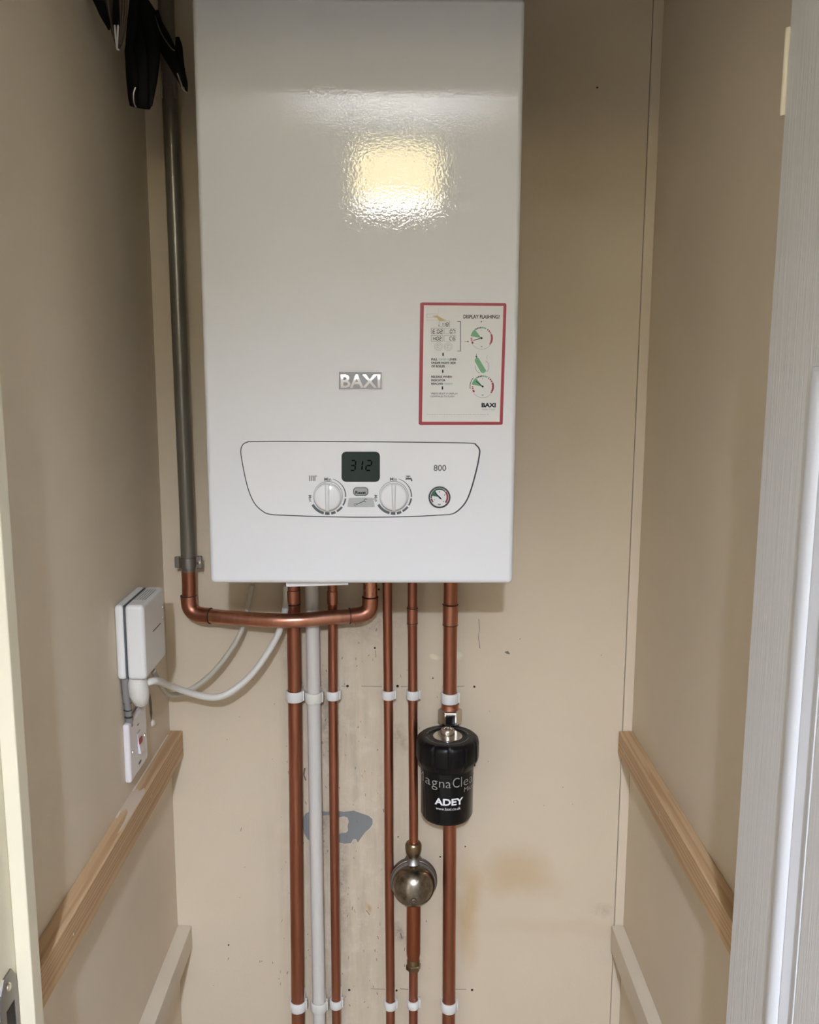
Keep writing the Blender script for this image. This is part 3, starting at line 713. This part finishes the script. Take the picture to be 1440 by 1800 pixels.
nm = ['the leftmost wide copper pipe', 'the white waste pipe', 'the copper pipe right of the waste pipe', 'the copper pipe left of the metal dome', 'the copper pipe carrying the metal dome', 'the wide copper pipe of the black filter']
for (px, py, r, k_) in ((518, 1222.5, .0113, 0), (551.5, 1225, .0111, 1), (585.8, 1221.5, .0078, 2), (682.8, 1220.5, .0078, 3), (726, 1220.5, .0078, 4), (790.8, 1226, .0113, 5)):
    clip(px, py, r, M_white2 if k_ == 1 else M_white, 'white plastic clip on '+nm[k_]+', upper row')
for (px, py, r, k_) in ((523.8, 1766, .0113, 0), (560.8, 1767, .0111, 1), (591.2, 1763, .0078, 2), (686.6, 1765, .0078, 3), (726.8, 1763.5, .0078, 4), (789.2, 1767, .0113, 5)):
    clip(px, py, r, M_white2 if k_ == 1 else M_white, 'white plastic clip on '+nm[k_]+', lower row')

# ------------------------------------------------------------------ black filter
DM = DB-.034-.050
c = at(787, 1293, DM); zt = c.z; FX, FY = c.x, c.y
zb_ = at(787, 1430, DM).z
px6 = at(790.7, 1300, DP)
fil = thing('water_filter', (FX, FY, zb_), 'black canister filter with a ribbed cap fitted on the right copper pipe', 'filter')
RB, RC = .0412, .0497
MB().lathe((FX, FY, 0), (0, 0, 1), [(RB*.80, zb_-.0035), (RB*.93, zb_-.001), (RB, zb_+.005), (RB+.0004, zt-.046), (RB+.0006, zt-.030)], 64).build('canister', M_black, fil)
zc0, zc1 = zt-.0455, zt
prof = [(RB+.001, zc0-.002), (RC-.006, zc0+.002), (RC-.001, zc0+.010), (RC, zc0+.014), (RC, zc1-.009), (RC-.0012, zc1-.004), (RC-.005, zc1-.0006), (RC-.009, zc1), (.030, zc1), (.0292, zc1-.0012), (0, zc1-.0012)]
MB().lathe((FX, FY, 0), (0, 0, 1), prof, 144, ripple=(2, 5, 12, .0018, 2)).build('cap', M_blackcap, fil)
g = MB()
for a0_, a1_ in ((15, 165), (195, 345)):
    n = 26
    vs = []
    for i in range(n+1):
        a_ = R(a0_+(a1_-a0_)*i/n)
        for rr in (.0334, .0342): vs.append((FX+rr*math.cos(a_), FY+rr*math.sin(a_), zc1+.0002))
    g.add(vs, [(2*i, 2*i+1, 2*i+3, 2*i+2) for i in range(n)])
for a_ in (R(12), R(192)):
    q = [(FX+.0338*math.cos(a_)+dx, FY+.0338*math.sin(a_)+dy, zc1+.0002) for dx, dy in ((-.002, -.001), (.0024, .0002), (-.001, .002))]; g.add(q, [(0, 1, 2)])
g.build('cap_arrows', M_fprint, fil, smooth=False, normals=False)
MB().lathe((FX, FY, zt-.0012), (0, 0, 1), [(.0232, 0), (.0232, .0010), (.0225, .0016), (0, .0016)], 48).build('valve_plate', M_silver, fil)
g = MB().lathe((FX, FY, zt), (0, 0, 1), [(.0112, 0), (.0112, .009), (.0100, .0108), (.0072, .0110), (.0065, .0085), (.0060, .006), (0, .006)], 40)
g.build('bleed_valve', M_chrome, fil)
# outline lettering wrapped on the canister
def wrap(mb, s, th0, th1, z0, z1, bold=0, lift=.0004):
    vs, fs = textmesh(s, bold)
    mb.add([(FX+(RB+.0005+lift)*math.sin(t), FY-(RB+.0005+lift)*math.cos(t), z0+(z1-z0)*v) for (u, v) in vs for t in (th0+(th1-th0)*u,)], fs)
def zat(py): return at(787, py, DM-RB).z
g = MB()
zb0, zx, zcp, zd = zat(1385), zat(1374.5), zat(1368), zat(1391)
for ch, a0_, a1_, lo, hi in (('M', -90, -65, zb0, zcp), ('a', -57, -41, zb0, zx), ('g', -38, -24, zd, zx), ('n', -20, -9, zb0, zx), ('a', -6, 5, zb0, zx), ('C', 9, 24, zb0, zcp), ('l', 28, 30, zb0, zcp), ('e', 34, 48, zb0, zx), ('a', 52, 66, zb0, zx), ('n', 70, 84, zb0, zx)):
    wrap(g, ch, R(a0_), R(a1_), lo, hi, -.008)
wrap(g, 'Micro2', R(36), R(84), zat(1396), zat(1388), -.002)
g.build('outline_lettering', M_fprint, fil, smooth=False, normals=False)
g = MB(); wrap(g, 'ADEY', R(-30), R(34), zat(1416), zat(1404), .035); wrap(g, 'www.baxi.co.uk', R(-27), R(27), zat(1424.5), zat(1419.5), .0)
g.build('white_lettering', M_wprint, fil, smooth=False, normals=False)
# tee block behind joining pipe and canister
g = MB().lathe((px6.x, px6.y, 0), (0, 0, 1), [(.0150, zb_+.012), (.0165, zb_+.016), (.0165, zt-.012), (.0150, zt-.006)], 28)
g.build('pipe_body', M_blackcap, fil)
g = MB(); g.box(px6.x-.014, px6.x+.014, FY+RB-.006, px6.y, zb_+.02, zt-.052); g.build('bridge', M_blackcap, fil, bevel=.002)
zn = at(790, 1258, DP).z
g = MB(); hexnut(g, (px6.x, px6.y, zn), (0, 0, 1), .0198, -.0125, .0125, 0); g.build('nut', M_chrome, fil, bevel=.0006, seg=2)
MB().lathe((px6.x, px6.y, zn+.0125), (0, 0, 1), [(.0150, 0), (.0142, .003), (.0138, .0085), (.0120, .0095)], 28).build('olive_collar', M_cu3, fil)
MB().lathe((px6.x, px6.y, 0), (0, 0, 1), [(.015, zt-.008), (.015, zn-.0125)], 28).build('neck', M_black, fil)
MB().box(px6.x-.0075, px6.x+.0075, px6.y-.0186, px6.y-.0150, zn-.0085, zn+.0075).build('black_tab', M_black, fil, bevel=.0008)
tp = at(834.5, 1342, DM-.004)
MB().box(tp.x-.0010, tp.x+.0010, tp.y-.0012, tp.y+.0012, tp.z-.004, zc0+.006).build('tag', M_black, fil, smooth=False)

# ------------------------------------------------------------------ shock arrester
DA = DP-.006
c = at(727, 1548, DA); p5 = at(727, 1500, DP)
sa = thing('shock_arrester', (c.x, c.y, c.z), 'round plated metal dome fitting with nuts on a narrow copper pipe', 'fitting')
RA = .0398
MB().lathe((c.x, c.y, c.z), (0, -1, 0), [(.010, -.012), (RA*.9, -.009), (RA, -.006), (RA, .001), (RA*.985, .003), (RA*.955, .0035), (RA*.94, .006), (RA*.90, .006)], 64).build('flange', M_steel, sa)
RD_ = .0358
prof = [(RD_, .000)]+[(RD_*math.cos(a_), .006+.033*math.sin(a_)) for a_ in [R(x) for x in range(0, 90, 6)]]+[(0, .039)]
MB().lathe((c.x, c.y, c.z-.0035), (0, -1, 0), prof, 64).build('dome', M_dome, sa)
dz = -.013
MB().lathe((c.x, c.y-.0365, c.z+dz), (0, -1, -.15), [(.0072, -.001), (.0068, .0012), (.0052, .0014), (.0048, .0032), (.0030, .0040), (.0026, .0050), (0, .0056)], 28).build('bleed_screw', M_dome, sa)
z1_ = at(726.5, 1489, DP).z
x5 = at(726.8, 1489, DP).x
g = MB(); g.lathe((x5, p5.y, z1_), (0, 0, 1), [(.0085, -.017), (.0095, -.0135), (.0125, -.010), (.0138, -.004), (.0138, .004), (.0118, .0085), (.0105, .0095), (.0098, .0095)], 28)
g.build('top_nut', M_brass, sa)
MB().lathe((x5, p5.y, 0), (0, 0, 1), [(.0165, c.z+RA*.80), (.0120, c.z+RA*1.02), (.0090, z1_-.015)], 28).build('neck', M_steel, sa)
xb = at(727, 1640, DP).x; ztb = at(727, 1596, DP).z; zbb = at(727, 1686, DP).z
MB().lathe((xb, p5.y, 0), (0, 0, 1), [(.0090, zbb-.004), (.0098, zbb-.001), (.0117, zbb+.010), (.0120, zbb+.016), (.0120, ztb), (.0105, ztb+.03)], 28).build('copper_sleeve', mat('orange_copper', (.38, .14, .075), .35, 1), sa)
zn2 = at(727, 1697, DP).z
g = MB(); hexnut(g, (xb, p5.y, zn2), (0, 0, 1), .0128, -.0075, .0035, R(12)); g.lathe((xb, p5.y, zn2), (0, 0, 1), [(.0110, .003), (.0112, .010), (.0095, .014)], 24)
g.build('bottom_nut', M_brass, sa)

# ------------------------------------------------------------------ white receiver box, switch, cables
y0b, y1b, z0b, z1b = 1.200-DB, 1.308-DB, 1.1325, 1.2375
wb = thing('junction_box', (XL, (y0b+y1b)/2, z0b), 'white square plastic control box on the left cupboard wall', 'control box')
MB().box(XL, XL+.0134, y0b, y1b, z0b, z1b).build('base', M_white, wb, bevel=.006, seg=4)
MB().box(XL+.0120, XL+.0142, y0b+.0016, y1b-.0016, z0b+.0016, z1b-.0016).build('seam', M_gprint, wb, smooth=False)
MB().box(XL+.0140, XL+.0400, y0b, y1b, z0b, z1b).build('cover', M_white, wb, bevel=.006, seg=4)
g = MB(); ym = (y0b+y1b)/2
g.box(XL+.0399, XL+.0403, ym-.012, ym+.028, z0b+.0560, z0b+.0572); g.build('slot', M_gprint, wb, smooth=False)
g = MB()
for i in range(5): g.box(XL+.0190+i*.0036, XL+.0200+i*.0036, y0b+.03, y1b-.02, z1b-.0002, z1b+.0003)
g.build('vent', M_lgprint, wb, smooth=False)
g = MB(); g.lathe((XL+.0398, y1b-.010, z1b-.028), (1, 0, 0), [(.0035, 0), (.003, .0012), (0, .0014)], 14); g.lathe((XL+.0398, y1b-.010, z1b-.044), (1, 0, 0), [(.002, 0), (.0016, .001), (0, .0012)], 14)
g.build('indicator_button', M_silver, wb)
# moulded gland hanging below the box
gx = XL+.022; gy = y0b+.020
gl = MB().tube([(gx, gy, z0b+.004), (gx, gy, z0b-.010), (gx+.001, gy+.002, z0b-.026), (gx+.002, gy+.006, z0b-.040), (gx+.002, gy+.008, z0b-.046)], [.0115, .0135, .0140, .0105, .004], 20)
gl.build('cable_gland', M_cable, wb)
# flex to the switch: dark and clear twisted tails
fx = MB().tube(smoothpath([(XL+.007, gy-.006, z0b+.002), (XL+.006, gy-.004, z0b-.02), (XL+.007, gy, z0b-.045), (XL+.006, gy+.006, z0b-.075)], 5), .005, 12)
fx.build('flex_tail', mat('dull_grey_flex', (.22, .21, .20), .4), wb)
g = MB()
for i in range(6): g.lathe((XL+.0065, gy-.003+i*.001, z0b-.008-i*.0105), (0, .1, 1), [(.0052, -.0012), (.0060, 0), (.0052, .0012)], 12)
g.build('flex_rib', M_darkline, wb)

y0s, y1s, z0s, z1s = 1.212-DB, 1.298-DB, .978, 1.064
sw = thing('fused_switch', (XL, (y0s+y1s)/2, z0s), 'white fused switch plate with a red-marked rocker, below the control box', 'switch')
MB().box(XL, XL+.0095, y0s, y1s, z0s, z1s).build('plate', M_switch, sw, bevel=.0035, seg=4)
ym = (y0s+y1s)/2; zm = (z0s+z1s)/2; xs = XL+.0095
g = MB(); g.box(xs-.001, xs+.0004, ym-.008, ym+.008, zm-.016, zm+.016); g.build('rocker_surround', M_lgprint, sw, smooth=False)
vs = [(xs, ym-.0068, zm-.0148), (xs, ym+.0068, zm-.0148), (xs+.0045, ym+.0068, zm-.0148), (xs+.0045, ym-.0068, zm-.0148),
      (xs, ym-.0068, zm+.0148), (xs, ym+.0068, zm+.0148), (xs+.0008, ym+.0068, zm+.0148), (xs+.0008, ym-.0068, zm+.0148), (xs+.0022, ym-.0068, zm), (xs+.0022, ym+.0068, zm)]
rk = MB().add(vs, [(0, 1, 2, 3), (4, 7, 6, 5), (0, 4, 5, 1), (3, 2, 9, 8), (8, 9, 6, 7), (0, 3, 8, 7, 4), (1, 5, 6, 9, 2)]).build('rocker', M_switch, sw, smooth=False)
MB().box(xs+.0018, xs+.0036, ym-.0066, ym+.0066, zm-.001, zm+.0062).build('red_mark', mat('red_rocker_mark', (.35, .01, .02), .4), rk, smooth=False)
for z in (zm-.03,): MB().box(xs, xs+.0005, ym-.006, ym+.006, z-.0020, z+.0010).build('cable_slot', M_gprint, sw, smooth=False)
MB().box(xs, xs+.0004, ym-.004, ym+.003, zm+.026, zm+.0275).build('fuse_slot', M_gprint, sw, smooth=False)
for y in (y0s+.013, y1s-.013): MB().lathe((xs-.0004, y, zm-.002), (1, 0, 0), [(.0036, 0), (.0033, .0013), (0, .0014)], 14).build('screw', M_silver, sw)
# broken plaster and a wall plug beside the switch
WL = bpy.data.objects['wall_left']
yh = 1.352-DB
g = MB(); q = [(XL+.0006, yh-.005, 1.050), (XL+.0006, yh+.002, 1.058), (XL+.0006, yh+.008, 1.040), (XL+.0006, yh+.009, 1.022), (XL+.0006, yh+.002, 1.012), (XL+.0006, yh-.004, 1.028)]
g.add(q, [tuple(range(6))]); g.build('broken_plaster', M_pencil, WL, smooth=False, normals=False)
MB().lathe((XL-.001, yh+.006, 1.008), (1, 0, -.3), [(.0062, 0), (.0055, .004), (.0030, .006), (0, .0065)], 14).build('wall_plug', M_dust, WL)

# cables
def cable(pts, r, m, label):
    P = smoothpath(pts, 8)
    o = MB().tube(P, r, 16).build('cable', m, org=P[0]); tag(o, label, 'cable'); return o
DC = DB-.045
cable([(gx+.004, gy+.004, z0b-.014), (gx+.02, gy+.02, z0b-.0145), at(300, 1206, 1.31), at(335, 1218, 1.345), at(372, 1226, 1.362), at(402, 1218, 1.372), at(440, 1188, 1.382), at(474, 1142, 1.392), at(494, 1102, 1.405), at(503, 1062, 1.422), at(503.5, 1030, 1.424)],
      .0052, M_cable, 'thick white cable curving from the control box up behind the bent pipe')
o_ = cable([(gx+.012, gy+.034, z0b-.004), at(291, 1216, 1.36), at(310, 1221, 1.392), at(340, 1209, 1.398), at(372, 1184, 1.402), at(402, 1148, 1.408), at(424, 1110, 1.416), at(434, 1075, DC+.016), at(444, 1028, DC+.016)],
      .0042, M_cable2, 'thinner greyish cable curving up to the boiler behind the thick white cable')

# ------------------------------------------------------------------ umbrellas hanging top left
hook = thing('coat_hook', (XL, -.17, 2.20), 'metal coat hook high on the left cupboard wall', 'hook')
MB().box(XL, XL+.003, -.18, -.16, 2.17, 2.24).build('plate', M_steel, hook, bevel=.001)
MB().tube(smoothpath([(XL+.002, -.17, 2.19), (XL+.02, -.17, 2.18), (XL+.035, -.17, 2.19), (XL+.038, -.17, 2.205)], 5), .003, 12).build('arm', M_steel, hook)
def flap(mb, pts, D, wpx, thick=.35):
    P = [at(x, y, dd) for (x, y), dd in zip(pts, D if isinstance(D, (list, tuple)) else [D]*len(pts))]
    P2_ = smoothpath(P, 5)
    ws = []
    for i in range(len(P2_)):
        t = i/5; j = min(int(t), len(wpx)-2); f_ = t-j; ws.append((wpx[j]*(1-f_)+wpx[j+1]*f_)*1.2/1620/2)
    mb.tube(P2_, ws, 14, squash=((1, 0, 0), thick))
def Z7(x, y): return (150+x/7.2, y/7.2)
u1 = thing('umbrella', (-.33, -.19, 1.88), 'black folded umbrella hanging beside the grey painted pipe', 'umbrella')
g = MB()
flap(g, [Z7(640, -260), Z7(650, 0), Z7(690, 350), Z7(700, 650), Z7(705, 1000), Z7(700, 1250), Z7(690, 1360)], 1.27, [9, 20, 42, 56, 52, 44, 36], .45)
flap(g, [Z7(620, -100), Z7(600, 250), Z7(560, 600), Z7(610, 900), Z7(625, 1300)], 1.255, [14, 18, 14, 16, 9], .5)
flap(g, [Z7(700, -60), Z7(800, 250), Z7(860, 600), Z7(850, 1000), Z7(820, 1340)], 1.262, [14, 26, 26, 18, 8], .5)
flap(g, [Z7(700, 0), Z7(830, 250), Z7(960, 480), Z7(1080, 700), Z7(1190, 960), Z7(1230, 1100)], 1.285, [24, 32, 32, 26, 15, 5], .5)
flap(g, [Z7(1165, 470), Z7(1185, 600), Z7(1215, 850), Z7(1265, 1050), Z7(1285, 1165)], 1.29, [7, 13, 12, 9, 3], .5)
flap(g, [Z7(905, 130), Z7(930, 250), Z7(1010, 520), Z7(1060, 760)], 1.30, [6, 10, 9, 4], .5)
flap(g, [Z7(700, -400), Z7(720, -150), Z7(760, 100)], 1.275, [8, 14, 16], .5)
g.build('canopy', M_cloth, u1)
def rod(t, pts, D, r, m=M_silver, name='rib_tip'): MB().tube(smoothpath([at(*Z7(x, y), D) for x, y in pts], 4), r, 8).build(name, m, t)
rod(u1, [(635, 1105), (612, 1180), (615, 1290), (645, 1362)], 1.243, .0010)
rod(u1, [(1165, 930), (1205, 1040), (1240, 1130), (1290, 1175)], 1.272, .0010)
rod(u1, [(960, 900), (968, 1100), (968, 1240)], 1.30, .0010, M_steel); rod(u1, [(1120, 1050), (1128, 1200), (1150, 1245)], 1.30, .0008, M_steel)
rod(u1, [(880, 200), (960, 420), (1080, 600), (1130, 640)], 1.272, .0008, M_steel)
hk = Vector((XL+.030, -.17, 2.185))
MB().tube(smoothpath([at(*Z7(640, -260), 1.27), Vector((-.355, -.18, 2.13)), hk+Vector((.003, -.004, -.012)), hk+Vector((.006, 0, .004)), hk+Vector((-.002, .006, -.02)), Vector((-.353, -.175, 2.12))], 5), .002, 8).build('wrist_strap', M_cloth, u1)
u2 = thing('umbrella', (-.35, -.25, 1.95), 'black and brown folded umbrella against the left wall with a forked pale tip', 'umbrella')
g = MB()
flap(g, [Z7(60, -220), Z7(170, 0), Z7(230, 170), Z7(285, 310), Z7(300, 380)], 1.20, [24, 18, 14, 8, 3], .4)
g.build('canopy', M_cloth, u2)
g = MB(); flap(g, [Z7(300, -220), Z7(330, 0), Z7(370, 250), Z7(400, 480), Z7(410, 620)], 1.205, [30, 28, 22, 12, 4], .4)
flap(g, [Z7(520, -220), Z7(500, 0), Z7(480, 300), Z7(450, 520), Z7(430, 640)], 1.215, [14, 13, 12, 8, 3], .4)
g.build('brown_panel', M_bcloth, u2)['label'] = 'brown cloth panel'
g = MB()
for k_ in (0, 1, 2): flap(g, [Z7(440+k_*35, -200), Z7(445+k_*32, 100), Z7(440+k_*20, 350), Z7(425+k_*10, 560)], 1.196, [2.2, 2.2, 2, 1.4], .6)
flap(g, [Z7(270, -200), Z7(290, 60), Z7(330, 300), Z7(370, 500)], 1.196, [3, 3, 2.4, 1.5], .6)
g.build('tan_piping', M_bstripe, u2)
MB().tube([at(*Z7(385, -100), 1.192), at(*Z7(388, 110), 1.19), at(*Z7(392, 320), 1.188)], [.0025, .0042, .0042], 12).build('ferrule', M_cloth, u2)
rod(u2, [(372, 318), (385, 480), (400, 610)], 1.186, .0011, M_mould, 'forked_tip'); rod(u2, [(414, 318), (408, 480), (402, 612), (430, 630)], 1.186, .0011, M_mould, 'forked_tip')
MB().tube(smoothpath([at(*Z7(300, -220), 1.205), Vector((-.362, -.21, 2.11)), hk+Vector((-.006, -.004, -.012)), hk+Vector((-.004, 0, .003)), hk+Vector((-.010, .006, -.02)), Vector((-.36, -.2, 2.10))], 5), .002, 8).build('wrist_strap', M_cloth, u2)

# ------------------------------------------------------------------ open door
DX, DYB, DYF, DZ0, DZ1 = .3475, .880-DB, .180-DB, .006, 1.975
def door():
    ST = .101; th = .035; rec = .007
    g = MB(); xf, xb = DX, DX+th
    ya, yb_ = DYF, DYB
    cols = [(ya+ST, (ya+yb_)/2-.05), ((ya+yb_)/2+.05, yb_-ST)]
    rows = [(.22, .74), (.89, 1.558), (1.655, 1.865)]
    # stiles, rails (front skin) built as boxes around the recesses
    ys = [ya, cols[0][0], cols[0][1], cols[1][0], cols[1][1], yb_]; zs_ = [DZ0]+[v for r_ in rows for v in r_]+[DZ1]
    for i in range(5):
        for j in range(len(zs_)-1):
            panelcell = i in (1, 3) and j in (1, 3, 5)
            g.box(xf+(rec if panelcell else 0), xb-(rec if panelcell else 0), ys[i], ys[i+1], zs_[j], zs_[j+1])
    me = g.build('door_1', M_door, smooth=False)
    bm = bmesh.new(); bm.from_mesh(me.data); bmesh.ops.remove_doubles(bm, verts=bm.verts, dist=1e-5)
    bad = [f_ for f_ in bm.faces if all(len(e.link_faces) > 2 for e in f_.edges)]
    bm.to_mesh(me.data); bm.free()
    struct(me)
    for side in (0, 1):
        for (y0, y1) in cols:
            for (z0, z1) in rows:
                m_ = MB()
                # ovolo moulding frame, profile from rim inward: (inset, height above recess floor)
                prof = [(0, rec), (.001, rec+.0034), (.004, rec+.0040), (.008, rec+.0026), (.0135, rec-.0008), (.0142, rec-.0026), (.0165, rec-.0028), (.0172, rec-.0018), (.021, rec-.0034), (.026, .0010), (.031, .0004), (.035, .0030), (.040, .0034), (.043, .0005)]
                vs = []
                for (ins, hh) in prof:
                    x_ = xf+rec-hh if side == 0 else xb-rec+hh
                    vs += [(x_, y0+ins, z0+ins), (x_, y1-ins, z0+ins), (x_, y1-ins, z1-ins), (x_, y0+ins, z1-ins)]
                fs = []
                for k2 in range(len(prof)-1):
                    for j in range(4): fs.append((k2*4+j, k2*4+(j+1) % 4, (k2+1)*4+(j+1) % 4, (k2+1)*4+j))
                m_.add(vs, fs); m_.build('panel_moulding', M_mould, me, smooth=True, normals=(True))
                f_ = MB(); xx = (xf+rec-.0034, xf+rec+.001) if side == 0 else (xb-rec-.001, xb-rec+.0034)
                f_.box(*xx, y0+.044, y1-.044, z0+.044, z1-.044); f_.build('raised_panel', M_door, me, smooth=False)
    for zc_ in (1.82, .20):
        h_ = MB(); h_.box(DX-.0010, DX+.030, DYB, DYB+.0022, zc_-.0375, zc_+.0375)
        h_.lathe((DX-.001, DYB+.002, zc_), (0, 0, 1), [(.0020, -.0375), (.0028, -.0365), (.0028, .0365), (.0020, .0375)], 12)
        h_.build('hinge', M_trim, me)
    hz = 1.0; yy = DYF+.05
    h_ = MB(); h_.lathe((DX, yy, hz), (-1, 0, 0), [(.025, 0), (.025, .004), (.010, .008), (.009, .045), (.010, .05), (0, .05)], 28)
    h_.tube(smoothpath([(DX-.045, yy, hz), (DX-.048, yy+.03, hz), (DX-.046, yy+.11, hz-.004)], 4), [.008]*8+[.006], 12)
    h_.build('door_handle', M_silver, me)
    return me
door()

# ------------------------------------------------------------------ pendant lamp on the landing behind the viewer
LX, LY = -.015, -DB-.84
z_b, z_t, r_s = 2.075, 2.242, .141
lamp = thing('pendant_lamp', (LX, LY, z_b), 'drum-shaped cream pendant lamp on the landing, seen reflected in the boiler', 'lamp')
n = 64
g = MB(); vs = []
for z in (z_b, z_t):
    for j in range(n): vs.append((LX+r_s*math.cos(2*math.pi*j/n), LY+r_s*math.sin(2*math.pi*j/n), z))
g.add(vs, [(j, (j+1) % n, (j+1) % n+n, j+n) for j in range(n)]); g.build('shade', M_shade, lamp, normals=False)
g = MB(); vs = [(LX+(x-LX)*.987, LY+(y-LY)*.987, z) for x, y, z in vs]
g.add(vs, [(j, j+n, (j+1) % n+n, (j+1) % n) for j in range(n)]); g.build('shade_lining', M_shadein, lamp, normals=False)
for z in (z_b, z_t):
    g = MB(); g.lathe((LX, LY, z), (0, 0, 1), [(r_s*.985, -.002), (r_s*1.003, -.002), (r_s*1.003, .002), (r_s*.985, .002), (r_s*.985, -.002)], 64, cap=False)
    g.build('shade_rim', M_trim, lamp)
MB().lathe((LX, LY, 0), (0, 0, 1), [(0, 2.102), (.018, 2.106), (.029, 2.120), (.031, 2.134), (.026, 2.152), (.016, 2.168), (.013, 2.182)], 28).build('bulb', M_bulb, lamp)
g = MB(); g.lathe((LX, LY, 0), (0, 0, 1), [(.014, 2.180), (.018, 2.184), (.018, 2.215), (.008, 2.225)], 20)
for a_ in range(3):
    q = R(120*a_+20); g.tube([(LX+.017*math.cos(q), LY+.017*math.sin(q), 2.20), (LX+.139*math.cos(q), LY+.139*math.sin(q), z_t-.002)], .0016, 8)
g.build('lamp_holder', M_white, lamp)
MB().tube([(LX, LY, 2.222), (LX, LY, H-.02)], .0032, 10).build('cord', M_white, lamp)
MB().lathe((LX, LY, 0), (0, 0, 1), [(.010, H-.028), (.036, H-.018), (.042, H)], 32).build('ceiling_rose', M_white, lamp)
